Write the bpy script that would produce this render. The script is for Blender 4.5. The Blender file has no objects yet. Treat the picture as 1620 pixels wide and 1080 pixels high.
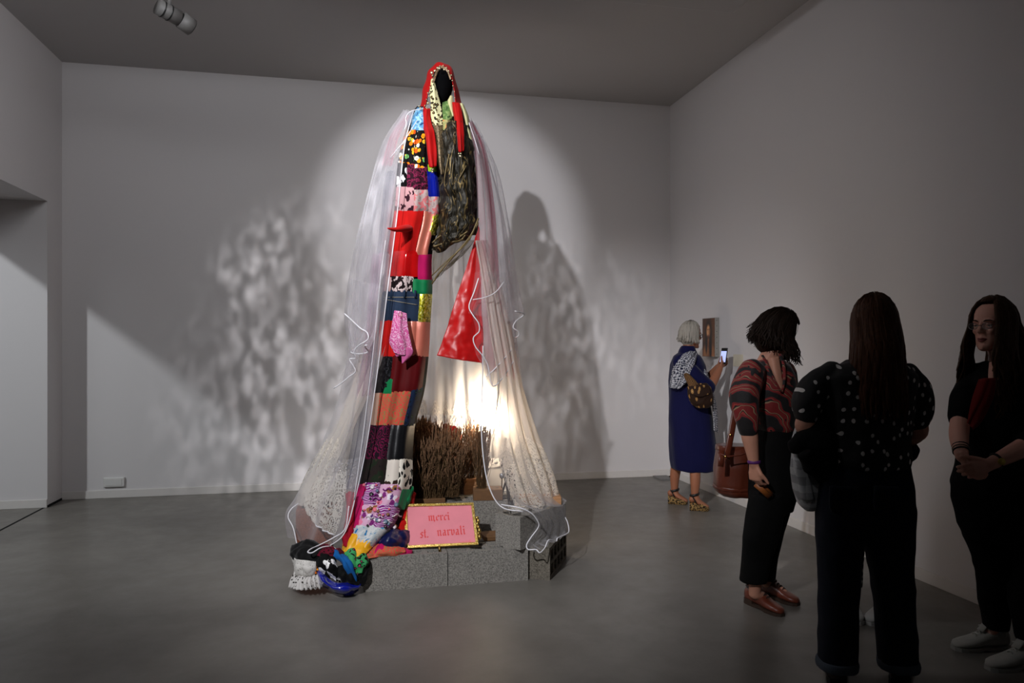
import bpy, math, random
import numpy as np
from mathutils import Vector, Matrix, noise

random.seed(7); np.random.seed(7)
SC = bpy.context.scene
COL = SC.collection
RAD = math.radians

# ------------------------------------------------------------------ camera, world, lights
FOC, CX, HZ, CAMH, YAW = 1154.0, 810.0, 546.0, 1.45, RAD(12)
RV = np.array((math.cos(YAW), -math.sin(YAW), 0.0))     # to the right of the view
FV = np.array((math.sin(YAW), math.cos(YAW), 0.0))      # along the view
ZV = np.array((0.0, 0.0, 1.0))

cam_d = bpy.data.cameras.new('camera'); cam = bpy.data.objects.new('camera', cam_d); COL.objects.link(cam)
cam_d.sensor_width = 36.0; cam_d.lens = 36.0 * FOC / 1620.0; cam_d.shift_y = 6.0 / 1620.0
cam_d.clip_start = 0.05; cam.location = (0, 0, CAMH); cam.rotation_euler = (RAD(90), 0, -YAW)
SC.camera = cam
SC.view_settings.view_transform = 'Standard'; SC.view_settings.look = 'None'
SC.view_settings.exposure = 0.0; SC.view_settings.gamma = 1.0
SC.view_settings.use_curve_mapping = False
SC.cycles.transparent_max_bounces = 32

wd = bpy.data.worlds.new('world'); SC.world = wd; wd.use_nodes = True
wd.node_tree.nodes['Background'].inputs[0].default_value = (0.86, 0.92, 1.0, 1)
wd.node_tree.nodes['Background'].inputs[1].default_value = 0.013

def aim(o, target):
    d = Vector(target) - o.location
    o.rotation_euler = d.to_track_quat('-Z', 'Y').to_euler()

def spot(name, loc, target, watts, deg, blend, color, radius=0.05):
    l = bpy.data.lights.new(name, 'SPOT'); o = bpy.data.objects.new(name, l); COL.objects.link(o)
    o.location = loc; aim(o, target); l.energy = watts; l.spot_size = RAD(deg); l.spot_blend = blend
    l.color = color; l.shadow_soft_size = radius
    return o

def area(name, loc, target, watts, sx, sy, color, spread=180):
    l = bpy.data.lights.new(name, 'AREA'); o = bpy.data.objects.new(name, l); COL.objects.link(o)
    l.shape = 'RECTANGLE'; l.size = sx; l.size_y = sy; o.location = loc; aim(o, target)
    l.energy = watts; l.color = color; l.spread = RAD(spread)
    return o

# track spots aimed at the sculpture, from the left behind the photographer
spot('spot_head', (-1.82, -0.14, 3.9), (0.92, 7.58, 2.72), 1120, 20.5, 0.5, (0.94, 0.95, 1.0), 0.05)
spot('spot_body', (-1.80, -0.10, 3.9), (0.75, 4.7, 0.95), 1150, 44, 0.9, (0.95, 0.96, 1.0), 0.05)
spot('painting_light', (-1.7, 0.1, 3.85), (3.41, 6.9, 1.15), 330, 24, 1.0, (0.96, 0.96, 1.0), 0.04)
# cool lamp in the side room, shining through the opening in the left wall
spot('side_room_light', (-5.35, 3.2, 4.05), (-1.6, 7.58, 0.9), 440, 70, 0.5, (0.90, 0.96, 1.0), 0.07)
area('side_room_fill', (-5.2, 4.6, 3.9), (-3.2, 7.3, 1.8), 26, 1.6, 1.6, (0.90, 0.96, 1.0))  # added soft fill, lifts the dark jamb below the lintel
# added overhead fill that brightens the walls, not a fixture of the gallery
area('wall_fill', (-0.6, 3.9, 4.0), (0.0, 7.5, 1.4), 52, 2.6, 0.5, (0.94, 0.96, 1.0))
# added noise-patterned spots, no real fixtures, imitating soft dapples on the rear wall
def dapple(name, loc, target, watts, deg, rot):
    gl = spot(name, loc, target, watts, deg, 0.9, (0.98, 0.97, 1.0), 0.03).data; gl.use_nodes = True; nt = gl.node_tree
    em = nt.nodes['Emission']; tc = nt.nodes.new('ShaderNodeTexCoord'); mp = nt.nodes.new('ShaderNodeMapping')
    mp.inputs['Rotation'].default_value = (0, 0, RAD(rot)); mp.inputs['Scale'].default_value = (1.0, 0.5, 1.0)
    nt.links.new(tc.outputs['Normal'], mp.inputs['Vector']); out = []
    for sc, lo, hi in ((66.0, 0.42, 0.80), (13.0, 0.30, 0.66)):
        nz = nt.nodes.new('ShaderNodeTexNoise'); nz.inputs['Scale'].default_value = sc; nz.inputs['Detail'].default_value = 3.0
        cr = nt.nodes.new('ShaderNodeValToRGB'); cr.color_ramp.elements[0].position = lo; cr.color_ramp.elements[0].color = (0, 0, 0, 1); cr.color_ramp.elements[1].position = hi
        nt.links.new(mp.outputs[0], nz.inputs['Vector']); nt.links.new(nz.outputs['Fac'], cr.inputs['Fac']); out.append(cr.outputs['Color'])
    mx = nt.nodes.new('ShaderNodeMix'); mx.data_type = 'RGBA'; mx.blend_type = 'MULTIPLY'; mx.inputs[0].default_value = 1.0
    nt.links.new(out[0], mx.inputs[6]); nt.links.new(out[1], mx.inputs[7]); nt.links.new(mx.outputs[2], em.inputs['Color'])
dapple('added_dapple_left', (-1.3, 2.2, 3.9), (0.15, 7.58, 1.0), 2000, 42, 40)
dapple('added_dapple_right', (2.3, 3.4, 3.95), (2.15, 7.58, 1.4), 420, 34, -30)

# ------------------------------------------------------------------ geometry helpers
def P(px, py, d):
    """photo pixel at distance d along the view -> world point"""
    return np.array((0, 0, CAMH)) + RV * ((px - CX) / FOC * d) + FV * d + ZV * ((HZ - py) / FOC * d)

def G(px, py):
    """photo pixel on the floor -> world point"""
    return P(px, py, FOC * CAMH / (py - HZ))

class MB:
    def __init__(s): s.v = []; s.f = []; s.uv = []; s.n = 0; s.mi = []
    def add(s, v, f, uv=None, mi=0):
        v = np.asarray(v, float).reshape(-1, 3)
        s.v.append(v); s.f += [tuple(i + s.n for i in q) for q in f]
        s.mi += [mi] * len(f)
        s.uv.append(np.zeros((len(v), 2)) if uv is None else np.asarray(uv, float).reshape(-1, 2))
        s.n += len(v); return s
    def V(s): return np.concatenate(s.v) if s.v else np.zeros((0, 3))
    def U(s): return np.concatenate(s.uv)
    def box(s, lo, hi, mi=0):
        x0, y0, z0 = lo; x1, y1, z1 = hi
        return s.add([(x0,y0,z0),(x1,y0,z0),(x1,y1,z0),(x0,y1,z0),(x0,y0,z1),(x1,y0,z1),(x1,y1,z1),(x0,y1,z1)],
              [(0,3,2,1),(4,5,6,7),(0,1,5,4),(1,2,6,5),(2,3,7,6),(3,0,4,7)], mi=mi)
    def rings(s, rs, cap=True, closed=True, mi=0):
        rs = [np.asarray(r, float) for r in rs]; m = len(rs[0]); F = []
        for i in range(len(rs) - 1):
            for j in range(m if closed else m - 1):
                k = (j + 1) % m
                F.append((i*m+j, i*m+k, (i+1)*m+k, (i+1)*m+j))
        if cap and closed:
            F.append(tuple(range(m))[::-1]); F.append(tuple(range((len(rs)-1)*m, len(rs)*m)))
        return s.add(np.concatenate(rs), F, mi=mi)
    def tube(s, pts, rad, n=8, hint=(0, 0, 1), mi=0, roundcap=False):
        """swept tube; rad per point: r or (across, along hint)"""
        pts = [np.asarray(p, float) for p in pts]; rad = [rad] * len(pts) if isinstance(rad, tuple) or not hasattr(rad, '__len__') else list(rad)
        rr = [(r, r) if not hasattr(r, '__len__') else r for r in rad]
        if roundcap:
            d0 = pts[0] - pts[1]; d0 /= np.linalg.norm(d0) + 1e-9
            d1 = pts[-1] - pts[-2]; d1 /= np.linalg.norm(d1) + 1e-9
            a, b = min(rr[0]), min(rr[-1])
            pre = [(pts[0] + d0 * a * .95, .3), (pts[0] + d0 * a * .6, .8)]
            post = [(pts[-1] + d1 * b * .6, .8), (pts[-1] + d1 * b * .95, .3)]
            R0, R1 = rr[0], rr[-1]
            rr = [(R0[0]*k, R0[1]*k) for _, k in pre] + rr + [(R1[0]*k, R1[1]*k) for _, k in post]
            pts = [p for p, _ in pre] + pts + [p for p, _ in post]
        rs = []; up = np.asarray(hint, float)
        for i, p in enumerate(pts):
            t = pts[min(i+1, len(pts)-1)] - pts[max(i-1, 0)]; t = t / (np.linalg.norm(t) + 1e-9)
            x = np.cross(t, up)
            if np.linalg.norm(x) < .05: x = np.cross(t, (1.0, .1, 0)); 
            x /= np.linalg.norm(x); y = np.cross(x, t)
            if i == 0 or True:
                pass
            a = np.arange(n) * 2 * math.pi / n
            rs.append(p + np.outer(np.cos(a) * rr[i][0], x) + np.outer(np.sin(a) * rr[i][1], y))
        # keep rings from twisting
        for i in range(1, len(rs)):
            best = min(range(n), key=lambda k: ((np.roll(rs[i], k, 0) - rs[i-1]) ** 2).sum())
            rs[i] = np.roll(rs[i], best, 0)
        return s.rings(rs, mi=mi)
    def ball(s, c, r, n=12, m=8, mat=None, mi=0):
        r = np.array((r, r, r) if not hasattr(r, '__len__') else r, float)
        rs = []
        for i in range(m + 1):
            th = math.pi * (0.02 + 0.96 * i / m)
            a = np.arange(n) * 2 * math.pi / n
            v = np.stack((np.sin(th)*np.cos(a), np.sin(th)*np.sin(a), np.full(n, np.cos(th))), 1) * r
            if mat is not None: v = v @ np.asarray(mat).T
            rs.append(v + np.asarray(c, float))
        return s.rings(rs, mi=mi)

def root_of(o):
    while o.parent is not None: o = o.parent
    return o

def tag(o, label=None, cat=None, group=None, kind=None):
    if label: o['label'] = label
    if cat: o['category'] = cat
    if group: o['group'] = group
    if kind: o['kind'] = kind
    return o

def thing(name, base, label, cat, group=None):
    o = bpy.data.objects.new(name, None); COL.objects.link(o); o.location = tuple(base)
    o.empty_display_size = 0.1
    return tag(o, label, cat, group)

def obj(name, mb, mats, parent=None, smooth=True, base=None, mesh=None):
    """one mesh object from world-space geometry; children sit at their thing's base"""
    if mesh is None:
        v = mb.V().copy(); off = np.zeros(3)
        if parent is not None: off = np.array(root_of(parent).location)
        elif base is not None: off = np.asarray(base, float)
        me = bpy.data.meshes.new(name); me.from_pydata((v - off).tolist(), [], mb.f)
        uvs = mb.U()
        if np.any(uvs):
            ul = me.uv_layers.new(name='UVMap')
            li = np.zeros(len(me.loops), dtype=np.int32); me.loops.foreach_get('vertex_index', li)
            ul.data.foreach_set('uv', uvs[li].ravel().astype(np.float32))
        if any(mb.mi): me.polygons.foreach_set('material_index', np.array(mb.mi, dtype=np.int32))
    else:
        me = mesh; off = np.array(root_of(parent).location) if parent is not None else (np.asarray(base, float) if base is not None else np.zeros(3))
        if np.any(off): me.transform(Matrix.Translation(tuple(-off)))
    if smooth: me.polygons.foreach_set('use_smooth', np.ones(len(me.polygons), dtype=bool))
    for m in (mats if isinstance(mats, (list, tuple)) else [mats]): me.materials.append(m)
    me.update()
    o = bpy.data.objects.new(name, me); COL.objects.link(o)
    if parent is not None: o.parent = parent
    elif base is not None: o.location = tuple(off)
    return o

def struct(name, mb, m, parent=None, smooth=False):
    o = obj(name, mb, m, parent, smooth)
    if parent is None: o['kind'] = 'structure'
    return o

def voxel(mb, size, smooth=4, wrinkle=None):
    """fuse the shapes of mb into one continuous surface; returns a mesh in world space"""
    me = bpy.data.meshes.new('fuse'); me.from_pydata(mb.V().tolist(), [], mb.f)
    o = bpy.data.objects.new('fuse', me); COL.objects.link(o)
    r = o.modifiers.new('r', 'REMESH'); r.mode = 'VOXEL'; r.voxel_size = size
    if smooth:
        s = o.modifiers.new('s', 'SMOOTH'); s.factor = 0.5; s.iterations = smooth
    dg = bpy.context.evaluated_depsgraph_get()
    out = bpy.data.meshes.new_from_object(o.evaluated_get(dg), depsgraph=dg)
    bpy.data.objects.remove(o); bpy.data.meshes.remove(me)
    if wrinkle:
        amp, sc, stretch = wrinkle
        n = len(out.vertices); co = np.zeros(n*3, np.float32); no = np.zeros(n*3, np.float32)
        out.vertices.foreach_get('co', co); out.vertices.foreach_get('normal', no)
        co = co.reshape(-1, 3); no = no.reshape(-1, 3)
        d = np.array([noise.noise((p[0]*sc*stretch[0], p[1]*sc*stretch[1], p[2]*sc*stretch[2])) for p in co.tolist()])
        d2 = np.array([noise.noise((p[0]*sc*2.1*stretch[0]+5, p[1]*sc*2.1*stretch[1], p[2]*sc*2.1*stretch[2]+3)) for p in co.tolist()])
        d = (1 - 2*np.abs(d)) * .7 + d2 * .5
        co = co + no * (d * amp)[:, None].astype(np.float32)
        out.vertices.foreach_set('co', co.ravel().astype(np.float32))
    return out

def catmull(cp, n):
    """resample control rows (k, ...) to n rows through all of them"""
    cp = np.asarray(cp, float); k = len(cp)
    if k == 2:
        t = np.linspace(0, 1, n).reshape((-1,) + (1,) * (cp.ndim - 1)); return cp[0] * (1 - t) + cp[1] * t
    out = []
    for t in np.linspace(0, k - 1, n):
        i = min(int(t), k - 2); f = t - i
        p0 = cp[i-1] if i > 0 else 2 * cp[0] - cp[1]
        p1, p2 = cp[i], cp[i+1]
        p3 = cp[i+2] if i + 2 < k else 2 * cp[k-1] - cp[k-2]
        out.append(.5 * (2*p1 + (p2-p0)*f + (2*p0-5*p1+4*p2-p3)*f*f + (3*p1-p0-3*p2+p3)*f**3))
    return np.array(out)

def grid_normals(g):
    du = np.gradient(g, axis=1); dv = np.gradient(g, axis=0)
    n = np.cross(du, dv); return n / (np.linalg.norm(n, axis=2, keepdims=True) + 1e-12)

def grid_mb(g, mb=None, uv=True):
    mb = mb or MB(); nv, nu = g.shape[:2]
    F = [(i*nu+j, i*nu+j+1, (i+1)*nu+j+1, (i+1)*nu+j) for i in range(nv-1) for j in range(nu-1)]
    L = np.linalg.norm(np.diff(g, axis=1), axis=2).sum(1).mean(); H = np.linalg.norm(np.diff(g, axis=0), axis=2).sum(0).mean()
    U, V = np.meshgrid(np.linspace(0, L, nu), np.linspace(0, H, nv))
    mb.add(g.reshape(-1, 3), F, np.stack((U, V), 2) + 0.001); return mb

def cloth_grid(rows, D, nu, nv, folds=None, crumple=0.0, csc=8.0):
    """rows of (px, py, offset from distance D) -> world grid with fold relief.
    folds = list of (amplitude at top, at bottom, count, phase)"""
    g = catmull(np.asarray(rows, float), nv); g = np.transpose(catmull(np.transpose(g, (1, 0, 2)), nu), (1, 0, 2))
    W = np.empty_like(g)
    d = D + g[..., 2]
    for c in range(3):
        W[..., c] = (0, 0, CAMH)[c] + RV[c]*((g[..., 0]-CX)/FOC*d) + FV[c]*d + ZV[c]*((HZ-g[..., 1])/FOC*d)
    U, V = np.meshgrid(np.linspace(0, 1, nu), np.linspace(0, 1, nv))
    disp = np.zeros((nv, nu))
    for (a0, a1, cnt, ph) in folds or []:
        w = np.sin(2*math.pi*(cnt*U + .25*np.sin(2.2*V+ph) + .12*np.sin(5*V+9*U+ph)) + ph)
        disp += (a0*(1-V) + a1*V) * w
    N = grid_normals(W)
    if crumple:
        disp += crumple * np.array([[noise.noise(Vector(W[i, j]*csc)) + .5*noise.noise(Vector(W[i, j]*csc*2.3)) for j in range(nu)] for i in range(nv)])
    return W + N * disp[..., None]

def pstack(mb, rows, D, n=28, sup=0.85, phi=0.0):
    """stack of oval rings from outline rows (py, left px, right px, offset, half depth)"""
    rs = []
    for (py, l, r, dd, hd) in rows:
        c = P((l+r)/2, py, D+dd); hw = (r-l)/2/FOC*(D+dd); a = np.arange(n)*2*math.pi/n
        ca, sa = np.cos(a), np.sin(a)
        x = np.sign(ca)*np.abs(ca)**sup*hw; y = np.sign(sa)*np.abs(sa)**sup*hd
        rs.append(c + np.outer(x, RV) + np.outer(y, FV))
    return mb.rings(rs)
# ------------------------------------------------------------------ materials
def lin(c):
    """sRGB 0-255 -> linear rgba"""
    return tuple(((x/255/12.92) if x/255 <= .04045 else ((x/255+.055)/1.055)**2.4) for x in c) + (1,)

class NB:
    def __init__(s, name):
        s.m = bpy.data.materials.new(name); s.m.use_nodes = True; s.nt = s.m.node_tree
        s.b = s.nt.nodes['Principled BSDF']; s.out = s.nt.nodes['Material Output']
    def n(s, t, ins=None, **kw):
        nd = s.nt.nodes.new(t)
        for k, v in kw.items(): setattr(nd, k, v)
        for k, v in (ins or {}).items(): s.set(nd.inputs[k], v)
        return nd
    def set(s, sock, v):
        if hasattr(v, 'is_output'): s.nt.links.new(v, sock)
        else: sock.default_value = v
    def mix(s, f, a, b):
        m = s.n('ShaderNodeMix', data_type='RGBA'); s.set(m.inputs[0], f); s.set(m.inputs[6], a); s.set(m.inputs[7], b); return m.outputs[2]
    def math(s, op, a, b=0.0):
        m = s.n('ShaderNodeMath', operation=op); s.set(m.inputs[0], a); s.set(m.inputs[1], b); return m.outputs[0]
    def ramp(s, f, stops, const=False):
        r = s.n('ShaderNodeValToRGB'); cr = r.color_ramp
        if const: cr.interpolation = 'CONSTANT'
        while len(cr.elements) < len(stops): cr.elements.new(.5)
        for e, (p, c) in zip(cr.elements, stops): e.position = p; e.color = c
        s.set(r.inputs[0], f); return r.outputs[0]
    def coord(s, kind='UV', scale=(1, 1, 1), rot=0.0, distort=0.0, dscale=10.0):
        t = s.n('ShaderNodeTexCoord'); m = s.n('ShaderNodeMapping')
        m.inputs['Scale'].default_value = scale; m.inputs['Rotation'].default_value = (0, 0, rot)
        s.set(m.inputs['Vector'], t.outputs[kind]); o = m.outputs[0]
        if distort:
            nz = s.n('ShaderNodeTexNoise', {'Vector': o, 'Scale': dscale, 'Detail': 2.0})
            sb = s.n('ShaderNodeVectorMath', operation='SUBTRACT'); s.set(sb.inputs[0], nz.outputs['Color']); sb.inputs[1].default_value = (.5, .5, .5)
            sc = s.n('ShaderNodeVectorMath', operation='SCALE'); s.set(sc.inputs[0], sb.outputs[0]); sc.inputs['Scale'].default_value = distort
            ad = s.n('ShaderNodeVectorMath', operation='ADD'); s.set(ad.inputs[0], o); s.set(ad.inputs[1], sc.outputs[0]); o = ad.outputs[0]
        return o
    def noise(s, vec, scale, detail=3.0, rough=.5, dist=0.0):
        return s.n('ShaderNodeTexNoise', {'Vector': vec, 'Scale': scale, 'Detail': detail, 'Roughness': rough, 'Distortion': dist}).outputs['Fac']
    def vor(s, vec, scale, feature='F1', rnd=1.0):
        v = s.n('ShaderNodeTexVoronoi', {'Vector': vec, 'Scale': scale, 'Randomness': rnd}); v.feature = feature; return v
    def bump(s, h, strength=.3, dist=.01):
        b = s.n('ShaderNodeBump', {'Height': h, 'Strength': strength, 'Distance': dist}); s.set(s.b.inputs['Normal'], b.outputs[0]); return b
    def fin(s, col=None, rough=.8, metal=0.0, spec=.5, sheen=0.0, coat=0.0, **kw):
        if col is not None: s.set(s.b.inputs['Base Color'], col)
        s.set(s.b.inputs['Roughness'], rough); s.set(s.b.inputs['Metallic'], metal); s.set(s.b.inputs['Specular IOR Level'], spec)
        if sheen: s.b.inputs['Sheen Weight'].default_value = sheen; s.b.inputs['Sheen Roughness'].default_value = .4
        if coat: s.b.inputs['Coat Weight'].default_value = coat; s.b.inputs['Coat Roughness'].default_value = .06
        return s.m

def plain(name, c, rough=.8, var=.15, scale=20, bump=.0, kind='Object', **kw):
    b = NB(name); v = b.coord(kind); f = b.noise(v, scale)
    c = lin(c); col = b.mix(f, tuple(x*(1-var) for x in c[:3])+(1,), tuple(min(1, x*(1+var)) for x in c[:3])+(1,))
    if bump: b.bump(b.noise(v, scale*6), bump, .004)
    kw.setdefault('spec', .15 if rough >= .8 else .5)
    return b.fin(col, rough, **kw)

def fabric(name, kind, cols, scale=20.0, rough=.85, thr=.4, uv='UV', rot=0.0, stretch=(1, 1, 1), sheen=.03, coat=0.0, metal=0.0, weave=True, distort=.012, dscale=40):
    b = NB(name); c = [lin(x) for x in cols]
    vec = b.coord(uv, stretch, rot, distort, dscale)
    if kind == 'flowers':
        v = b.vor(vec, scale); rnd = b.n('ShaderNodeSeparateColor', {0: v.outputs['Color']}).outputs[0]
        k = len(c) - 1; pet = b.ramp(rnd, [(i/k, c[i+1]) for i in range(k)], True)
        col = b.mix(b.math('LESS_THAN', v.outputs['Distance'], thr), c[0], pet)
        col = b.mix(b.math('LESS_THAN', v.outputs['Distance'], thr*.25), col, tuple(x*.4 for x in c[1][:3])+(1,))
    elif kind == 'leopard':
        v = b.vor(vec, scale); d = v.outputs['Distance']
        col = b.mix(b.math('LESS_THAN', d, thr), c[0], c[1])
        if len(c) > 2: col = b.mix(b.math('LESS_THAN', d, thr*.5), col, c[2])
    elif kind == 'spots':
        v = b.vor(vec, scale, rnd=.8); col = b.mix(b.math('LESS_THAN', v.outputs['Distance'], thr), c[0], c[1])
    elif kind == 'swirl':
        w = b.n('ShaderNodeTexWave', {'Vector': vec, 'Scale': scale, 'Distortion': 9.0, 'Detail': 2.0, 'Detail Scale': 1.2}); w.wave_type = 'RINGS'
        col = b.ramp(w.outputs['Fac'], [(0, c[0]), (thr, c[0]), (thr+.12, c[1])])
    elif kind == 'rings':
        v = b.vor(vec, scale); s_ = b.math('SINE', b.math('MULTIPLY', v.outputs['Distance'], 26.0))
        col = b.mix(b.math('GREATER_THAN', s_, thr), c[0], c[1])
    elif kind == 'camo':
        k = len(c); f = b.noise(vec, scale, 2.0, .5, .6)
        col = b.ramp(f, [(0 if i == 0 else .36 + .28*(i-1)/max(1, k-2), c[i]) for i in range(k)], True)
    elif kind == 'stripe':
        w = b.n('ShaderNodeTexWave', {'Vector': vec, 'Scale': scale, 'Distortion': 1.5, 'Detail': 1.0}); k = len(c)
        col = b.ramp(w.outputs['Fac'], [(i/k, c[i]) for i in range(k)], True)
    elif kind == 'check':
        w1 = b.n('ShaderNodeTexWave', {'Vector': vec, 'Scale': scale}); w2 = b.n('ShaderNodeTexWave', {'Vector': vec, 'Scale': scale}); w2.bands_direction = 'Z' if uv == 'Object' else 'Y'
        f = b.math('MULTIPLY', b.math('ADD', b.math('GREATER_THAN', w1.outputs['Fac'], thr), b.math('GREATER_THAN', w2.outputs['Fac'], thr)), .5)
        col = b.mix(f, c[0], c[1])
    elif kind == 'sequin':
        v = b.vor(vec, scale); rnd = b.n('ShaderNodeSeparateColor', {0: v.outputs['Color']}).outputs[0]
        col = b.ramp(rnd, [(0, c[0]), (.5, c[1]), (1, c[2])]); b.bump(rnd, .9, .02); weave = False
    else:
        f = b.noise(vec, scale); col = b.mix(f, tuple(x*.75 for x in c[0][:3])+(1,), c[0])
    if weave: b.bump(b.noise(vec, 260, 2.0), .25, .003)
    return b.fin(col, rough, metal, .15 if rough > .5 else .5, sheen=sheen, coat=coat)

def sheer(name, color, base, edge, trans=.5, lace=None, power=1.6):
    """thin net cloth: part of the light passes straight through, more at grazing angles is caught"""
    b = NB(name); nt = b.nt; nt.nodes.remove(b.b)
    lw = b.n('ShaderNodeLayerWeight', {'Blend': .5}); f = b.math('POWER', lw.outputs['Facing'], power)
    fac = b.math('ADD', b.math('MULTIPLY', f, edge), base)
    v = b.coord('UV', distort=.02, dscale=18)
    if lace:
        vo = b.vor(v, lace[0], 'DISTANCE_TO_EDGE'); hole = b.math('GREATER_THAN', vo.outputs['Distance'], lace[1])
        big = b.vor(v, lace[0]*.22); ring = b.math('SINE', b.math('MULTIPLY', big.outputs['Distance'], 30.0))
        solid = b.math('GREATER_THAN', ring, .35)
        hole = b.math('MULTIPLY', hole, b.math('SUBTRACT', 1.0, solid))
        fac = b.math('MULTIPLY', b.math('MINIMUM', b.math('ADD', fac, .45), 1.0), b.math('SUBTRACT', 1.0, b.math('MULTIPLY', hole, .92)))
    fac = b.math('MINIMUM', fac, 1.0)
    c = lin(color)
    df = b.n('ShaderNodeBsdfDiffuse', {'Color': c}); tl = b.n('ShaderNodeBsdfTranslucent', {'Color': c})
    m1 = b.n('ShaderNodeMixShader', {0: trans}); nt.links.new(df.outputs[0], m1.inputs[1]); nt.links.new(tl.outputs[0], m1.inputs[2])
    tr = b.n('ShaderNodeBsdfTransparent'); m2 = b.n('ShaderNodeMixShader', {0: fac})
    nt.links.new(tr.outputs[0], m2.inputs[1]); nt.links.new(m1.outputs[0], m2.inputs[2]); nt.links.new(m2.outputs[0], b.out.inputs[0])
    return b.m

def wall_mat(name, c):
    b = NB(name); v = b.coord('Object'); f = b.noise(v, .7, 4.0)
    c = lin(c); col = b.mix(f, tuple(x*.95 for x in c[:3])+(1,), c)
    b.bump(b.noise(v, 160, 3.0), .08, .002); return b.fin(col, .9, spec=.25)

def concrete_floor():
    b = NB('polished_concrete'); v = b.coord('Object')
    f = b.noise(v, 1.1, 6.0, .6, .4); g = b.noise(v, 7, 6.0, .6); h = b.noise(v, 70, 3.0)
    col = b.ramp(f, [(.25, lin((92, 88, 82))), (.5, lin((114, 110, 104))), (.75, lin((132, 128, 121)))])
    col = b.mix(b.math('MULTIPLY', g, .35), col, lin((92, 87, 80)))
    col = b.mix(b.math('MULTIPLY', h, .12), col, lin((60, 57, 52)))
    ro = b.math('ADD', b.math('MULTIPLY', g, .22), .26)
    b.bump(g, .04, .004); return b.fin(col, ro, spec=.36)

def block_mat(name, c1, c2):
    b = NB(name); v = b.coord('Object'); f = b.noise(v, 130, 4.0, .7); g = b.noise(v, 9, 3.0)
    col = b.ramp(f, [(.32, tuple(x*.35 for x in lin(c1)[:3])+(1,)), (.46, lin(c1)), (.7, lin(c2))])
    col = b.mix(b.math('MULTIPLY', g, .3), col, tuple(x*.7 for x in lin(c1)[:3])+(1,))
    b.bump(f, .8, .006); return b.fin(col, .95, spec=.2)

def wood_mat(name, c1, c2):
    b = NB(name); v = b.coord('Object', (1, 6, 6), distort=.1, dscale=3); f = b.noise(v, 14, 4.0)
    col = b.mix(f, lin(c1), lin(c2)); b.bump(f, .2, .003); return b.fin(col, .6)

def glow(name, c, s):
    b = NB(name); b.b.inputs['Emission Color'].default_value = lin(c); b.b.inputs['Emission Strength'].default_value = s
    return b.fin(lin(c), .5)

M = dict(
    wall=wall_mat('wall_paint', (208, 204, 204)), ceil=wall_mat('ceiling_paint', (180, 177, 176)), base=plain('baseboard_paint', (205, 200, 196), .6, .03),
    floor=concrete_floor(), seam=plain('dark_seam', (22, 22, 22), .8), plate=plain('white_plastic', (205, 203, 200), .45, .02), fixture=plain('grey_painted_metal', (108, 106, 104), .5, .03),
    black=plain('black_metal', (14, 14, 14), .5), block=block_mat('concrete_block', (128, 124, 118), (172, 167, 158)), block2=block_mat('dark_concrete', (104, 98, 88), (140, 132, 120)),
    brick=block_mat('terracotta', (128, 74, 52), (150, 92, 66)), wood=wood_mat('pine', (150, 104, 66), (196, 148, 104)), darkwood=wood_mat('dark_pine', (84, 58, 34), (120, 84, 48)),
    tulle=sheer('white_tulle', (236, 233, 238), .12, .48, .5), tulle2=sheer('fine_tulle', (232, 230, 236), .07, .42, .5),
    pinkt=sheer('pink_tulle', (232, 128, 150), .27, .35, .5), mauve=sheer('mauve_tulle', (196, 150, 178), .28, .5, .5),
    curtain=sheer('sheer_curtain', (245, 238, 228), .62, .35, .55), lace=sheer('lace', (246, 240, 230), .40, .4, .5, (62, .10)),
    lace2=sheer('bold_lace', (246, 240, 230), .40, .4, .5, (38, .10)),
    piping=plain('white_piping', (222, 220, 224), .5, .03), satin_red=fabric('red_satin', 'plain', [(196, 14, 14)], 14, .34, sheen=.05),
    scarf=fabric('red_scarf', 'plain', [(176, 12, 12)], 12, .6, sheen=.03), gold=plain('gold_metal', (226, 188, 110), .25, .1, metal=1.0), coin=plain('coin_metal', (245, 225, 180), .2, .05, metal=.9),
)
# ------------------------------------------------------------------ the room
XL, XR, YB, ZC = -2.71, 3.41, 7.58, 4.11
def bx(name, lo, hi, m, parent=None, bevel=0.0):
    o = struct(name, MB().box(lo, hi), m, parent)
    if bevel:
        bv = o.modifiers.new('bevel', 'BEVEL'); bv.width = bevel; bv.segments = 2
    return o
bx('floor', (-7.0, -3.0, -0.10), (XR + 0.2, YB + 0.2, 0.0), M['floor'])
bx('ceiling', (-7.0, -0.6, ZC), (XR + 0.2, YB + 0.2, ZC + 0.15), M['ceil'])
bx('wall_back', (XL - 0.02, YB, 0), (XR + 0.2, YB + 0.2, ZC), M['wall'])
bx('wall_right', (XR, -3.0, 0), (XR + 0.2, YB, ZC), M['wall'])
# left wall: return beside the corner, lintel over the wide opening, thick jamb
bx('wall_left', (-3.70, 7.25, 0), (XL, YB + 0.2, ZC), M['wall'])
bx('wall_lintel', (-3.70, -3.0, 2.74), (XL, 7.25, ZC), M['wall'])
bx('wall_side_room', (-7.0, 7.25, 0), (-3.70, 7.45, ZC), M['wall'])
bx('wall_far_left', (-7.0, -3.0, 0), (-6.8, 7.25, ZC), M['wall'])
bx('baseboard_back', (XL, YB - 0.014, 0), (XR, YB, 0.075), M['base'], bevel=.003)
bx('baseboard_right', (XR - 0.014, -3.0, 0), (XR, YB - 0.014, 0.075), M['base'], bevel=.003)
bx('baseboard_left', (-3.70, 7.236, 0), (XL, 7.25, 0.075), M['base'], bevel=.003)
bx('baseboard_return', (XL, 7.25, 0), (XL + 0.006, YB - 0.014, 0.02), M['seam'])
bx('trim_1', (-2.745, -3.0, -0.05), (-2.725, 7.25, 0.0015), M['seam'])
bx('trim_2', (-3.22, 6.2, -0.05), (-3.205, 7.236, 0.0012), M['seam'])
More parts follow.
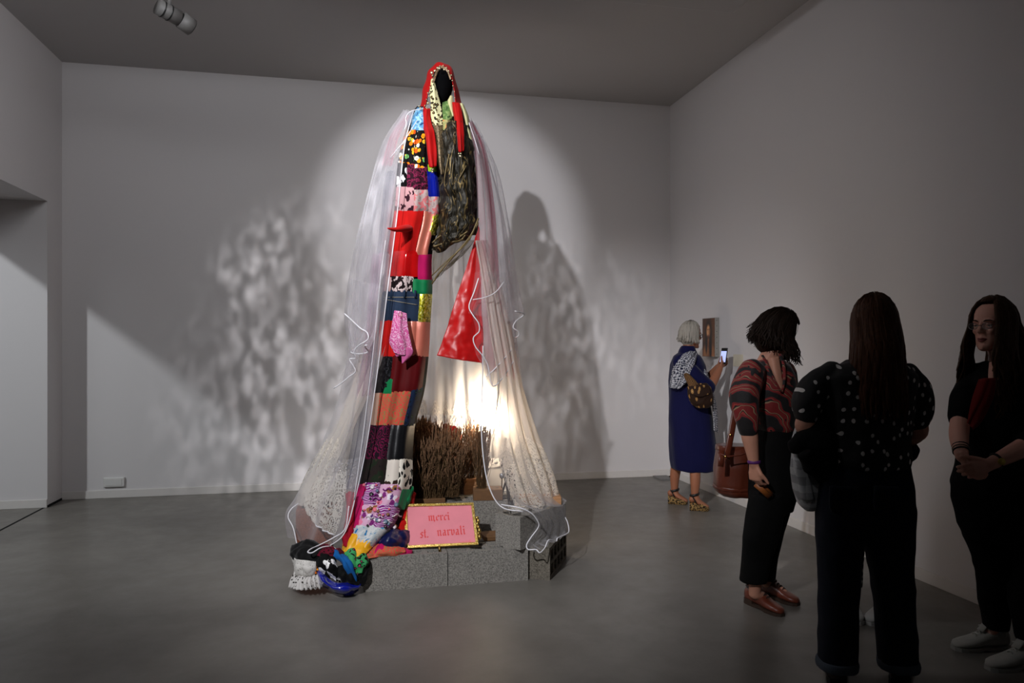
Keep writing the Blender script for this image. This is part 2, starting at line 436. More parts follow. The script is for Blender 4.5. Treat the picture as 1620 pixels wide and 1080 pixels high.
# lowered ceiling panel towards the photographer
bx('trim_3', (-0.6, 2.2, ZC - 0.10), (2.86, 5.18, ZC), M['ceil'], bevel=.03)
# shadow gap on the floor near the far corner
cp = P(183, 761, 6.98)
pl = thing('wall_socket_plate', (cp[0], YB, cp[2]), 'small white blank cover plate low on the back wall at left', 'wall plate')
mb = MB().box((cp[0]-.092, YB-.022, cp[2]-.045), (cp[0]+.092, YB, cp[2]+.045))
o = obj('plate', mb, M['plate'], pl, False); b_ = o.modifiers.new('b', 'BEVEL'); b_.width = .006; b_.segments = 2
mb = MB().box((cp[0]-.07, YB-.026, cp[2]-.03), (cp[0]+.07, YB-.020, cp[2]+.03)); obj('insert', mb, M['plate'], pl, False)
# floor outlet by the corner, with a short cable
gp = G(1052, 757)
fo = thing('floor_box', (gp[0], gp[1], 0), 'flat grey floor box with a short black cable by the far corner', 'floor box')
mb = MB().box((gp[0]-.09, gp[1]-.10, 0), (gp[0]+.07, gp[1]+.12, .016)); obj('cover', mb, M['fixture'], fo, False)
mb = MB().tube([(gp[0]+.05, gp[1], .02), (gp[0]+.11, gp[1]-.03, .05), (gp[0]+.15, gp[1]-.03, .11), (gp[0]+.16, gp[1], .16)], .009); obj('cable', mb, M['black'], fo)
# spotlight on the ceiling, upper left
FD = 5.2
a_, b2 = P(249, 10, FD-.12), P(283, 29, FD); c_ = P(304, 44, FD+.07)
sp = thing('track_spotlight', (P(272, 0, FD)[0], P(272, 0, FD)[1], ZC), 'grey cylinder track spotlight hanging from the ceiling at upper left', 'spotlight')
mb = MB().tube([a_, b2], .055, 20); obj('housing', mb, M['fixture'], sp)
ax = (c_-b2)/np.linalg.norm(c_-b2)
mb = MB().tube([b2+ax*.014, c_], .062, 20); o = obj('barrel', mb, M['fixture'], sp)
mb = MB().tube([b2-ax*.002, b2+ax*.016], .048, 20); obj('joint_gap', mb, M['black'], sp)
mb = MB().tube([c_-ax*.002, c_+ax*.006], .05, 20); obj('lens', mb, M['black'], sp)
pa = P(268, 18, FD+.02); top = np.array((pa[0], pa[1], ZC-.03))
mb = MB().tube([pa, top], .014, 10, hint=(1, 0, 0)); obj('stem', mb, M['fixture'], sp)
for k in (0, 2):
    q = a_ + (b2-a_)*(.2+.16*k); 
    mb = MB().tube([q, q+(b2-a_)*.05], .0585, 20); obj('cooling_fin', mb, M['black'], sp)
mb = MB().box((pa[0]-.7, pa[1]-.018, ZC-.035), (pa[0]+.35, pa[1]+.018, ZC)); obj('track', mb, M['fixture'], sp, False)
# painting on the right wall
def painting():
    y0, y1, x = 6.45, 6.71, XR
    z1 = CAMH + (546-503)/FOC*7.15; z0 = CAMH - (564-546)/FOC*7.15
    t = thing('painting', (x, (y0+y1)/2, z0), 'small portrait painting of a bare-shouldered long-haired figure on the right wall', 'painting')
    th = .045
    mb = MB().box((x-th, y0, z0), (x-.002, y1, z1)); obj('canvas', mb, plain('canvas_edge', (150, 146, 140), .9, .2, 40), t, False)
    nu, nv = 34, 50; mb = MB(); V = []; C = []
    def ell(u, v, cu, cv, ru, rv, s=.25):
        d = math.hypot((u-cu)/ru, (v-cv)/rv); return min(1, max(0, (1+s-d)/(2*s)))
    def mixc(a, b, k): return tuple(x*(1-k)+y*k for x, y in zip(a, b))
    for j in range(nv):
        for i in range(nu):
            u, v = i/(nu-1), j/(nv-1)          # u from the left edge as seen, v upwards
            c = mixc((70, 40, 20), (112, 66, 32), u*.6+.4*noise.noise((u*4, v*4, 1)))
            c = mixc(c, (36, 20, 12), ell(u, v, .5, .60, .27, .40))                      # hair
            c = mixc(c, (176, 112, 66), max(ell(u, v, .5, .02, .52, .30), 0))             # shoulders and chest
            c = mixc(c, (196, 132, 80), ell(u, v, .30, .14, .16, .16)*.7)
            c = mixc(c, (140, 84, 48), ell(u, v, .5, .35, .10, .14))                      # neck
            c = mixc(c, (30, 17, 11), ell(u, v, .32, .36, .09, .28)*.9)
            c = mixc(c, (30, 17, 11), ell(u, v, .66, .30, .11, .34)*.9)
            c = mixc(c, (205, 148, 98), ell(u, v, .485, .66, .145, .17))                  # face
            c = mixc(c, (120, 72, 42), ell(u, v, .57, .63, .055, .13)*.6)
            c = mixc(c, (70, 38, 24), ell(u, v, .485, .515, .10, .055)*.75)               # beard
            c = mixc(c, (150, 70, 56), ell(u, v, .485, .548, .035, .010))
            for e in (.43, .545): c = mixc(c, (44, 26, 18), ell(u, v, e, .685, .032, .010)); c = mixc(c, (60, 34, 22), ell(u, v, e, .712, .042, .008)*.7)
            c = mixc(c, (150, 96, 60), ell(u, v, .505, .625, .016, .05)*.7)
            V.append((x-th-.0015, y1-.004-u*(y1-y0-.008), z0+.004+v*(z1-z0-.008))); C.append(lin(c))
    F = [(j*nu+i, j*nu+i+1, (j+1)*nu+i+1, (j+1)*nu+i) for j in range(nv-1) for i in range(nu-1)]
    mb.add(V, F); b = NB('painted_portrait'); at = b.n('ShaderNodeAttribute', attribute_name='paint')
    m = b.fin(at.outputs['Color'], .5); o = obj('picture', mb, m, t)
    ca = o.data.color_attributes.new('paint', 'FLOAT_COLOR', 'POINT'); ca.data.foreach_set('color', np.array(C, np.float32).ravel())
    for k in range(7):
        z = z0 + (z1-z0)*(k+.5)/7; mb = MB().box((x-th*.6-.003, y0-.002, z-.003), (x-th*.6+.003, y0, z+.003)); obj('canvas_nail', mb, M['black'], t, False)
painting()
d = XR/((1168-CX)/FOC*RV[0]+FV[0]); lp = P(1168, 570, d)
mb = MB().box((XR-.004, lp[1]-.085, lp[2]-.055), (XR-.0005, lp[1]+.085, lp[2]+.055))
tag(obj('wall_label', mb, plain('label_card', (205, 196, 176), .8, .03), None, False, base=(XR, lp[1], lp[2])), 'small beige caption card on the right wall beside the painting', 'label')
# ------------------------------------------------------------------ the sculpture
D0 = 4.9
SCP = thing('textile_sculpture', (P(690, 600, D0)[0], P(690, 600, D0)[1], 0), 'towering veiled figure in patchwork, red headscarf and white tulle on concrete blocks', 'sculpture')

def sheet(name, rows, nu, nv, mat, parent, folds=None, crumple=0.0, thick=0.0, csc=8.0, D=D0):
    g = cloth_grid(rows, D, nu, nv, folds, crumple, csc)
    o = obj(name, grid_mb(g), mat, parent)
    if thick:
        s = o.modifiers.new('thickness', 'SOLIDIFY'); s.thickness = thick; s.offset = 0
    return o, g

def piping(path, parent, r=.0045, mat=None, name='piping'):
    mb = MB().tube(list(path), r*.7, 6); return obj(name, mb, mat or M['piping'], parent)

# mannequin: head, neck and shoulders in black, on a pole
mb = MB()
pstack(mb, [(104, 696, 704, 0, .02), (108, 691, 710, 0, .06), (116, 687, 714, -.005, .085), (128, 685, 716, -.01, .098), (140, 686, 716, -.015, .098), (150, 689, 713, -.02, .09), (158, 693, 709, -.03, .07), (163, 697, 706, -.04, .04)], D0, 24, 1.0)
pstack(mb, [(150, 691, 709, .03, .045), (168, 690, 710, .03, .045), (176, 680, 716, .03, .06), (186, 662, 734, .03, .09), (205, 652, 742, .03, .11), (240, 650, 744, .03, .12), (300, 655, 742, .03, .11), (360, 664, 732, .03, .10)], D0, 24, .9)
obj('mannequin', None, plain('black_jersey', (3, 3, 4), 1.0, spec=.1), SCP, mesh=voxel(mb, .008, 5))
pp_ = [P(694, 330, D0+.06), P(660, 440, D0+.0), P(628, 540, D0-.12), P(618, 700, D0-.12)]; pp_.append(np.array((pp_[-1][0], pp_[-1][1], 0.0)))
obj('pole', MB().tube(catmull(np.array(pp_), 16), .02, 10, hint=(1, 0, 0)), M['black'], SCP)
obj('pole_base', MB().tube([pp_[-1], pp_[-1]+ZV*.015], .12, 20, hint=(1, 0, 0)), M['black'], SCP)

# ---- inner curtain with lace, open at the front
def crow(py, lf, l, r, rf, back, fl=-.24, fr=-.28):
    return [(lf, py, fl), (l*.75+lf*.25-2, py, fl*.55), (l, py, .02), (l*.75+r*.25, py, back*.75), ((l+r)/2, py, back), (l*.25+r*.75, py, back*.75), (r, py, .02), (r*.75+rf*.25, py, fr*.55), (rf, py, fr)]
CUR = [crow(380, 655, 640, 768, 752, .16), crow(450, 640, 604, 788, 764, .28), crow(530, 618, 582, 806, 775, .36), crow(600, 592, 566, 818, 786, .44), crow(660, 566, 545, 834, 779, .50), crow(715, 545, 515, 852, 772, .54), crow(760, 530, 493, 867, 782, .56), crow(800, 520, 480, 874, 800, .56)]
gC = cloth_grid(CUR, D0, 220, 90, [(.008, .026, 17, 0.4), (.004, .010, 31, 2.0)])
def in_lace(j, i): return (j >= 66 and (i < 84 or i > 146)) or (50 <= j < 70 and 84 <= i <= 146)
cb = grid_mb(gC); cb.f = [f for f in cb.f if not in_lace(f[0]//220, f[0] % 220)]; cb.mi = [0]*len(cb.f)
obj('lace_curtain', cb, M['curtain'], SCP)
# lace hem bands on both flanks and across the back
def sub(name, g, j0, j1, i0, i1, mat, parent, lift):
    s = g[j0:j1, i0:i1].copy(); s = s + grid_normals(s)*lift; return obj(name, grid_mb(s), mat, parent)
LB = crow(800, 520, 480, 874, 800, .56)
LB2 = crow(852, 505, 470, 876, 812, .56)
gL = cloth_grid([LB, crow(828, 512, 474, 876, 806, .56), LB2], D0, 220, 14, [(.026, .026, 17, 0.4), (.010, .010, 31, 2.0)])
obj('lace_hem', grid_mb(gL[:, 150:]), M['lace'], SCP)
def lace_strip(name, j0, j1, i0, i1, cnt, dep, lift):
    s = gC[:, i0:i1+1]; n = s.shape[1]; rows = 22; g = np.empty((rows, n, 3))
    for i in range(n):
        ph = (i/(n-1)*cnt) % 1.0; top = j0 - dep*(1-abs(2*ph-1))**.7
        for r in range(rows):
            jj = top+(j1-top)*r/(rows-1); a = min(int(jj), 88); f = jj-a; g[r, i] = s[a, i]*(1-f)+s[a+1, i]*f
    return obj(name, grid_mb(g + grid_normals(g)*lift), M['lace2'] if name == 'lace_border' else M['lace'], SCP)
lace_strip('lace_band', 66, 89, 8, 84, 6, 8, .006); lace_strip('lace_band', 66, 89, 147, 212, 6, 9, .006); lace_strip('lace_border', 51, 70, 84, 147, 9, 7, -.006)
# lace front of the left flank that falls over the brown block
o, g = sheet('lace_flounce', [[(482, 760, -.05), (512, 752, -.16), (548, 744, -.25)], [(476, 790, -.12), (505, 790, -.25), (545, 785, -.32)], [(482, 806, -.16), (502, 824, -.3), (536, 828, -.36)], [(489, 808, -.17), (506, 834, -.31), (528, 846, -.37)]], 60, 40, M['lace'], SCP, [(.004, .010, 4, 1.0)])
piping(g[-1, ::2] , SCP, .007, M['piping'], 'lace_edge')
for k in range(0, 60, 4): pass

# ---- dark bodice and olive gold drape
BOD = fabric('dark_bodice', 'camo', [(14, 13, 12), (30, 27, 20), (52, 44, 26)], 30, .7)
sheet('bodice', [[(655, 182, -.08), (690, 176, -.13), (720, 176, -.13), (738, 184, -.08)], [(640, 230, -.08), (688, 230, -.17), (722, 230, -.17), (752, 230, -.06)], [(640, 300, -.08), (690, 300, -.18), (722, 300, -.18), (757, 300, -.05)], [(650, 372, -.06), (690, 372, -.17), (722, 372, -.17), (758, 372, -.04)]], 30, 30, BOD, SCP, [(.006, .01, 6, 0)], thick=.004)
def olive():
    b = NB('olive_lame'); v = b.coord('UV', (1.9, .6, 1), RAD(10), .18, 6); f = b.noise(v, 9, 3.0, .5, 1.0)
    f2 = b.noise(b.coord('UV', (3, 1, 1)), 22, 4, .65)
    st = b.ramp(b.math('ABSOLUTE', b.math('SUBTRACT', f, .5)), [(0, (1, 1, 1, 1)), (.018, (0, 0, 0, 1))])
    col = b.mix(f2, lin((9, 9, 7)), lin((46, 40, 26))); col = b.mix(st, col, lin((150, 126, 78)))
    b.bump(f, .7, .05); return b.fin(col, b.math('SUBTRACT', .62, b.math('MULTIPLY', f2, .25)), .45)
OL = olive()
OLR = [[(702, 196, -.20), (714, 192, -.23), (728, 192, -.22), (742, 200, -.14)],
       [(698, 240, -.22), (714, 240, -.27), (734, 240, -.25), (750, 240, -.15)],
       [(696, 300, -.23), (715, 300, -.29), (738, 300, -.27), (756, 300, -.15)],
       [(692, 350, -.23), (714, 352, -.30), (738, 346, -.28), (757, 340, -.14)],
       [(686, 382, -.24), (705, 384, -.30), (732, 372, -.28), (757, 354, -.13)],
       [(683, 396, -.22), (700, 396, -.25), (730, 382, -.22), (756, 360, -.10)]]
o, gO = sheet('gold_drape', OLR, 70, 80, OL, SCP, [(.006, .010, 2.0, .5)], crumple=.024, thick=.003, csc=14)
OLS = sheer('olive_gauze', (96, 84, 56), .38, .5, .4)
sheet('gauze_drape', [[(684, 388, -.20), (715, 384, -.24), (757, 352, -.12)], [(683, 410, -.2), (712, 408, -.23), (752, 378, -.13)], [(683, 432, -.2), (704, 426, -.22), (738, 396, -.15)], [(683, 448, -.2), (694, 436, -.22), (716, 414, -.17)]], 40, 24, OLS, SCP, [(.006, .010, 5, 0)])
GS = plain('gold_cord_fabric', (100, 84, 52), .45, .4, 30, metal=.5)
for (pts, r) in [([(757, 345), (745, 372), (722, 400), (700, 425), (683, 449)], .006), ([(757, 352), (738, 385), (712, 408), (683, 436)], .004), ([(738, 262), (724, 290), (730, 316), (722, 332), (727, 350)], .005), ([(712, 236), (703, 290), (716, 310), (722, 335)], .005), ([(684, 384), (700, 372), (722, 376), (740, 366)], .006), ([(686, 390), (706, 384), (728, 380), (736, 372)], .006)]:
    c = catmull(np.array([list(p) + [0] for p in pts]), 18); pth = []
    for k, (x, y, _) in enumerate(c):
        pth.append(P(x, y, D0 - .285 + .006*math.sin(k*1.3)))
    obj('gold_fold', MB().tube(pth, r, 6), GS, SCP)

# ---- red satin panel
RS, gR = sheet('satin_panel', [[(757, 358, -.16), (757, 358, -.155), (758, 360, -.15)], [(745, 400, -.20), (751, 401, -.19), (759, 404, -.17)], [(722, 470, -.24), (742, 473, -.25), (762, 476, -.2)], [(703, 530, -.26), (732, 534, -.28), (764, 540, -.22)], [(691, 562, -.27), (726, 569, -.29), (764, 574, -.23)]], 40, 60, M['satin_red'], SCP, [(.001, .004, 1.3, .4)], crumple=.011, thick=.003, csc=13)

# ---- patchwork strip
STR = np.array([(166, 661, 672, -.13), (184, 648, 682, -.17), (205, 643, 688, -.21), (232, 635, 691, -.24), (260, 629, 693, -.25), (332, 624, 699, -.27), (400, 612, 684, -.28), (460, 605, 684, -.29), (510, 600, 681, -.29), (565, 596, 678, -.29), (620, 589, 671, -.30), (672, 584, 657, -.31), (722, 575, 653, -.34), (762, 566, 652, -.38), (800, 556, 642, -.45), (835, 549, 628, -.53), (866, 541, 600, -.585), (885, 545, 600, -.60)], float)
SD = catmull(STR, 600)
def strip_pt(u, py, lift=0.0):
    i = min(range(0, 600, 1), key=lambda k: abs(SD[k, 0]-py)) if False else int(np.argmin(np.abs(SD[:, 0]-py)))
    _, l, r, dd = SD[i]
    fold = .012*math.sin(u*13.0+py*.006) + .006*math.sin(u*27+1.0+py*.004)
    dd = dd + .11*(abs(2*u-1)**2.4) - fold*min(1, max(.1, (py-180)/60)) - lift
    return P(l+(r-l)*u, py, D0+dd)
def strip_u(px, py):
    i = int(np.argmin(np.abs(SD[:, 0]-py))); return (px-SD[i, 1])/(SD[i, 2]-SD[i, 1])
PW = obj('patchwork_panel', grid_mb(np.array([[strip_pt(u, y, -.012) for u in np.linspace(0, 1, 24)] for y in np.linspace(168, 880, 120)])), fabric('patch_backing', 'plain', [(26, 20, 24)]), SCP)
FB = fabric
def patch(x0, x1, y0, y1, mat, slant=0, puff=.007, n=12):
    g = np.empty((n, n, 3))
    for j in range(n):
        for i in range(n):
            s, t = i/(n-1), j/(n-1); py = y0+(y1-y0)*t + slant*(s-.5); ym = py
            px = x0+(x1-x0)*s
            # x bounds follow the strip: given at the middle height of the patch
            u = min(1.0, max(0.0, strip_u(x0, (y0+y1)/2)*(1-s)+strip_u(x1, (y0+y1)/2)*s))
            e = min(1, 6*min(s, 1-s, t, 1-t)+.15)
            g[j, i] = strip_pt(u, py, .003+puff*e)
    o = obj('patch', grid_mb(g), mat, PW); return o
mt = {}
mt['bluefl'] = FB('blue_floral', 'camo', [(40, 74, 110), (92, 150, 190), (150, 190, 212), (60, 110, 150)], 26)
mt['orange'] = FB('black_orange_flowers', 'flowers', [(14, 12, 10), (240, 120, 14), (245, 180, 40), (240, 84, 14), (110, 180, 100), (235, 230, 214), (245, 150, 20)], 31, thr=.52)
mt['bw'] = FB('black_white_flowers', 'flowers', [(10, 10, 10), (238, 236, 234), (238, 236, 234)], 17, thr=.46, distort=.05, dscale=26)
mt['rose'] = FB('maroon_roses', 'rings', [(40, 8, 22), (112, 26, 60)], 16, thr=.1, distort=.05, dscale=30)
mt['bluevinyl'] = FB('blue_vinyl', 'plain', [(14, 28, 150)], 9, .15, coat=1.0, weave=False)
mt['lime'] = FB('lime_cloth', 'plain', [(150, 200, 40)])
mt['butter'] = FB('pink_butterfly', 'spots', [(190, 144, 146), (48, 16, 28)], 15, thr=.40, distort=.07, dscale=26)
mt['greypink'] = FB('grey_pink_floral', 'camo', [(150, 134, 130), (184, 160, 156), (204, 110, 112), (140, 124, 122)], 24)
mt['redfelt'] = FB('red_felt', 'plain', [(204, 22, 18)], 9, .9, sheen=.06)
mt['salmon'] = FB('salmon_satin', 'plain', [(222, 126, 104)], 10, .3, sheen=.06, metal=.15)
mt['redvinyl'] = FB('red_vinyl', 'plain', [(196, 14, 16)], 9, .1, coat=1.0, weave=False)
mt['magenta'] = FB('magenta_cloth', 'plain', [(190, 20, 92)], 9)
mt['bwpink'] = FB('black_pink_print', 'camo', [(16, 8, 10), (28, 12, 16), (206, 186, 184), (60, 18, 28)], 24, distort=.03)
mt['palepink'] = FB('pale_pink_cloth', 'plain', [(196, 160, 158)], 12)
mt['green'] = FB('green_velvet', 'plain', [(10, 122, 70)], 16, .55, sheen=.2)
mt['denim'] = FB('denim', 'plain', [(40, 54, 76)], 60, .9)
mt['sequin'] = FB('gold_sequin', 'sequin', [(110, 110, 10), (214, 204, 30), (250, 246, 150)], 90, .25, metal=.7)
mt['blackseq'] = FB('black_sequin', 'sequin', [(6, 6, 7), (16, 16, 18), (60, 60, 64)], 90, .25, metal=.4)
mt['dkred'] = FB('dark_red_velvet', 'plain', [(92, 5, 10)], 12, .6, sheen=.05)
mt['paisley'] = FB('salmon_gold_paisley', 'rings', [(206, 74, 62), (150, 116, 72)], 20, thr=.3, distort=.06, dscale=20)
mt['leoblue'] = FB('blue_leopard', 'leopard', [(20, 34, 60), (8, 8, 10), (30, 70, 70)], 32, thr=.36)
mt['peach'] = FB('peach_satin', 'plain', [(212, 170, 146)], 10, .35, sheen=.06)
mt['plum'] = FB('plum_swirl', 'rings', [(26, 10, 22), (104, 16, 58)], 17, thr=.45, distort=.06, dscale=16)
mt['blacksat'] = FB('black_satin', 'plain', [(10, 10, 14)], 10, .35)
mt['camo'] = FB('dark_camo', 'camo', [(18, 14, 14), (34, 26, 24), (26, 36, 22), (56, 40, 36)], 12)
mt['leaf'] = FB('black_white_leaf', 'leopard', [(226, 218, 204), (14, 12, 12)], 34, thr=.44, stretch=(1, .6, 1), distort=.03)
mt['brownspot'] = FB('white_brown_spots', 'spots', [(214, 204, 192), (50, 34, 26)], 14, thr=.40, distort=.03)
mt['collage'] = FB('pink_collage', 'flowers', [(206, 160, 186), (120, 40, 110), (226, 214, 224), (190, 120, 170), (96, 60, 120), (220, 120, 150), (150, 100, 60)], 26, thr=.55, distort=.03)
mt['purstripe'] = FB('purple_white_stripe', 'stripe', [(118, 36, 112), (226, 214, 226), (150, 70, 140)], 13, rot=RAD(90), distort=.05, dscale=12)
mt['ltblue'] = FB('light_blue_floral', 'camo', [(30, 108, 160), (172, 180, 184), (196, 196, 194), (80, 150, 184)], 24, distort=.03)
mt['yellow'] = FB('yellow_satin', 'plain', [(244, 176, 16)], 10, .4, sheen=.06)
mt['crimson'] = FB('crimson_cloth', 'plain', [(150, 12, 36)], 10)
mt['maroonspot'] = FB('maroon_pattern', 'spots', [(96, 12, 34), (40, 6, 16)], 60, thr=.4)
mt['navy'] = FB('navy_satin', 'plain', [(12, 20, 70)], 10, .3, sheen=.05)
mt['bluecl'] = FB('blue_cloth', 'plain', [(20, 92, 160)], 10)
mt['rainleo'] = FB('rainbow_leopard', 'leopard', [(60, 150, 90), (10, 10, 12), (190, 60, 110)], 44, thr=.42, distort=.03)
mt['blackv'] = FB('black_velvet', 'plain', [(8, 8, 9)], 10, .7, sheen=.1)
mt['whitelace'] = FB('white_knit_lace', 'spots', [(214, 210, 204), (170, 166, 160)], 70, thr=.3)
for a in [
    (652, 672, 170, 206, 'bluefl'), (632, 656, 203, 262, 'orange'), (656, 672, 207, 268, 'orange'), (625, 645, 254, 296, 'bw'), (643, 657, 258, 298, 'rose'), (657, 677, 264, 300, 'rose'),
    (677, 698, 260, 272, 'lime'), (676, 698, 270, 312, 'bluevinyl'), (625, 655, 294, 334, 'butter'), (655, 678, 300, 334, 'greypink'), (678, 696, 310, 340, 'greypink'),
    (617, 664, 333, 398, 'redfelt'), (664, 684, 334, 404, 'salmon'), (680, 693, 338, 372, 'sequin'), (612, 662, 396, 438, 'redvinyl'), (661, 684, 402, 444, 'magenta'), (603, 616, 400, 440, 'palepink'),
    (605, 620, 437, 462, 'palepink'), (615, 654, 436, 462, 'bwpink'), (652, 684, 441, 466, 'green'), (603, 664, 459, 508, 'denim'), (662, 683, 463, 510, 'sequin'),
    (599, 640, 506, 565, 'redfelt'), (638, 658, 508, 564, 'salmon'), (658, 680, 508, 564, 'salmon'), (593, 619, 562, 622, 'blackseq'), (617, 671, 560, 622, 'dkred'), (607, 621, 598, 624, 'green'),
    (586, 599, 620, 674, 'peach'), (596, 618, 620, 674, 'paisley'), (618, 646, 616, 674, 'paisley'), (644, 662, 612, 676, 'leoblue'),
    (581, 616, 670, 728, 'plum'), (614, 654, 670, 728, 'blacksat'), (568, 612, 724, 768, 'camo'), (610, 632, 726, 768, 'brownspot'), (630, 653, 724, 776, 'leaf'),
]:
    patch(*a[:4], mt[a[4]])
patch(556, 576, 762, 835, mt['magenta']); patch(572, 600, 760, 800, mt['purstripe']); patch(598, 634, 764, 800, mt['collage']); patch(632, 646, 772, 806, mt['green'])
patch(566, 596, 796, 834, mt['collage']); patch(594, 630, 796, 836, mt['purstripe']); patch(553, 612, 830, 862, mt['ltblue'], 10); patch(541, 588, 848, 884, mt['yellow'], 12)
# stitched-on round buttons and rosettes on the pink collage
BM = [plain('button_brown', (120, 76, 40), .4), plain('button_slate', (84, 104, 124), .4), plain('button_pink', (214, 100, 116), .5), plain('button_black', (22, 16, 20), .3), plain('button_pearl', (214, 200, 206), .3)]
random.seed(3)
for k in range(34):
    px, py = random.uniform(572, 632), random.uniform(766, 834)
    u = strip_u(px, py)
    if not .06 < u < .95: continue
    c = strip_pt(u, py, .016); r = random.choice((.007, .010, .014)); nrm = -FV*.8 + ZV*.5; nrm /= np.linalg.norm(nrm)
    mb = MB().tube([c, c+nrm*.004, c+nrm*.007], [r, r, r*.75], 12); obj('button', mb, BM[k % 5], PW)
# folds of pale ribbon
for k in range(8):
    px, py = random.uniform(572, 622), random.uniform(768, 826); pts = [strip_pt(strip_u(px+t*9, py+2*math.sin(t*5+k)), py+2*math.sin(t*5+k), .018) for t in np.linspace(0, 1.6, 7)]
    obj('ribbon', MB().tube(pts, .0045, 6), BM[4] if k % 2 else mt['purstripe'], PW)
# denim seams and belt loops
dn = plain('denim_thread', (150, 140, 120), .8); dd_ = FB('dark_denim', 'plain', [(34, 52, 76)], 60)
for ya, yb in ((473, 482), (470, 470)):
    obj('denim_stitch', MB().tube([strip_pt(strip_u(x, ya+(yb-ya)*(x-606)/54), ya+(yb-ya)*(x-606)/54, .013) for x in np.linspace(606, 660, 14)], .0018, 5), dn, PW)
for x in (619, 640, 657): obj('belt_loop', MB().tube([strip_pt(strip_u(x, y), y, .014) for y in (459, 465, 471)], .007, 6), dd_, PW)
# pointed felt horn with its opening
h0 = strip_pt(strip_u(644, 364), 364, .01); tip = P(613, 361, D0-.50); 
pts = catmull(np.array([h0 + np.array((0, 0, .01)), P(634, 362, D0-.40), P(624, 363, D0-.45), tip]), 12)
obj('felt_horn', MB().tube(pts, [(.042*(1-t)**.9+.003, .022*(1-t)**.8+.003) for t in np.linspace(0, 1, 12)], 14), mt['redfelt'], PW)
# pink bandana hanging from the jeans
BAN = FB('pink_bandana', 'rings', [(206, 92, 150), (232, 180, 208)], 24, thr=.55, distort=.06, dscale=20)
BEG = FB('pink_bandana_plain', 'plain', [(214, 104, 160)], 10)
o, g = sheet('bandana', [[(624, 491, -.35), (633, 492, -.37), (643, 496, -.345)], [(619, 520, -.36), (632, 522, -.39), (645, 518, -.36)], [(615, 540, -.36), (633, 545, -.40), (650, 542, -.36)], [(620, 553, -.36), (634, 562, -.39), (653, 556, -.36)]], 26, 30, BAN, PW, [(.003, .008, 2.5, 1)], thick=.003)
sheet('bandana_corner', [[(633, 552, -.37), (643, 550, -.385), (654, 554, -.37)], [(635, 562, -.37), (644, 563, -.385), (651, 562, -.37)], [(636, 575, -.37), (637, 574.5, -.375), (638, 574, -.37)]], 14, 14, BEG, PW, thick=.003)
sheet('bandana_tip', [[(620, 545, -.36), (630, 556, -.38), (637, 560, -.37)], [(624, 556, -.36), (629, 562, -.37), (634, 562, -.365)], [(626, 563, -.36), (628, 564, -.365), (630, 563, -.36)]], 12, 10, BEG, PW, thick=.003)
obj('safety_pin', MB().tube([strip_pt(strip_u(633+3*math.cos(t), 497+3*math.sin(t)), 497+3*math.sin(t), .115) for t in np.linspace(0, 6.2, 12)], .0016, 5), M['coin'], PW)

# ---- crumpled end of the patchwork on the floor
def heap(name, rows, key, fold=(.006, .01, 2, 0), cr=.012, nu=26, nv=22):
    o, g = sheet(name, rows, nu, nv, mt[key], PW, [fold], cr*1.15, .006, 17, D=4.3); return o
heap('patch', [[(462, 862, .18), (485, 856, .14), (510, 860, .10), (522, 868, .10)], [(457, 874, .08), (480, 866, .0), (508, 872, -.03), (520, 880, -.02)], [(460, 884, .03), (478, 886, -.07), (500, 890, -.06), (512, 894, -.05)]], 'blackv')
heap('patch', [[(460, 882, .05), (475, 885, -.07), (500, 888, -.08)], [(462, 900, .04), (476, 903, -.09), (500, 900, -.09)], [(466, 914, .06), (482, 916, -.06), (504, 912, -.06)]], 'whitelace')
o, g = sheet('lace_frill', [[(466, 902, .0), (482, 912, -.08), (504, 908, -.08)], [(460, 918, .0), (478, 922, -.10), (506, 918, -.10)], [(458, 928, .0), (478, 933, -.11), (510, 930, -.10)]], 60, 10, fabric('frill_lace', 'leopard', [(206, 202, 198), (52, 48, 44)], 60, thr=.3), PW, [(.006, .018, 9, 0)], 0, .003, D=4.3)
heap('patch', [[(502, 862, .06), (525, 864, .0), (545, 872, .0)], [(500, 872, .0), (520, 872, -.06), (540, 878, -.03)], [(498, 880, -.03), (510, 880, -.08), (530, 884, -.06)]], 'maroonspot')
heap('patch', [[(502, 878, -.04), (518, 876, -.09), (532, 884, -.08)], [(496, 892, -.06), (515, 894, -.13), (535, 900, -.11)], [(500, 912, -.03), (520, 916, -.10), (540, 920, -.10)]], 'bw')
heap('patch', [[(528, 898, -.10), (548, 892, -.11), (562, 900, -.08)], [(530, 912, -.10), (548, 914, -.13), (566, 914, -.09)], [(540, 926, -.06), (556, 928, -.08), (572, 922, -.06)]], 'blackv')
heap('patch', [[(518, 872, -.03), (535, 872, -.05), (548, 880, -.04)], [(530, 884, -.09), (544, 884, -.12), (553, 890, -.10)], [(545, 902, -.10), (556, 906, -.13), (564, 910, -.11)], [(556, 922, -.05), (562, 924, -.06), (566, 926, -.05)]], 'bluecl')
heap('patch', [[(545, 872, -.03), (562, 868, .0), (584, 878, .02)], [(548, 888, -.09), (564, 888, -.10), (583, 890, -.06)], [(552, 908, -.09), (566, 908, -.11), (575, 904, -.08)]], 'rainleo')
heap('patch', [[(574, 888, -.02), (582, 890, -.03), (588, 896, .0)], [(568, 904, -.06), (576, 908, -.08), (584, 906, -.04)], [(560, 922, -.04), (568, 926, -.06), (574, 924, -.03)]], 'blackv')
heap('patch', [[(498, 898, -.04), (506, 904, -.10), (520, 916, -.12), (545, 922, -.11), (572, 922, -.03)], [(500, 908, -.06), (508, 914, -.16), (522, 928, -.18), (546, 932, -.17), (570, 928, -.08)], [(504, 914, .0), (512, 924, -.07), (526, 938, -.08), (548, 942, -.07), (568, 936, -.03)]], 'bluevinyl', (.004, .008, 2, 0), .008)
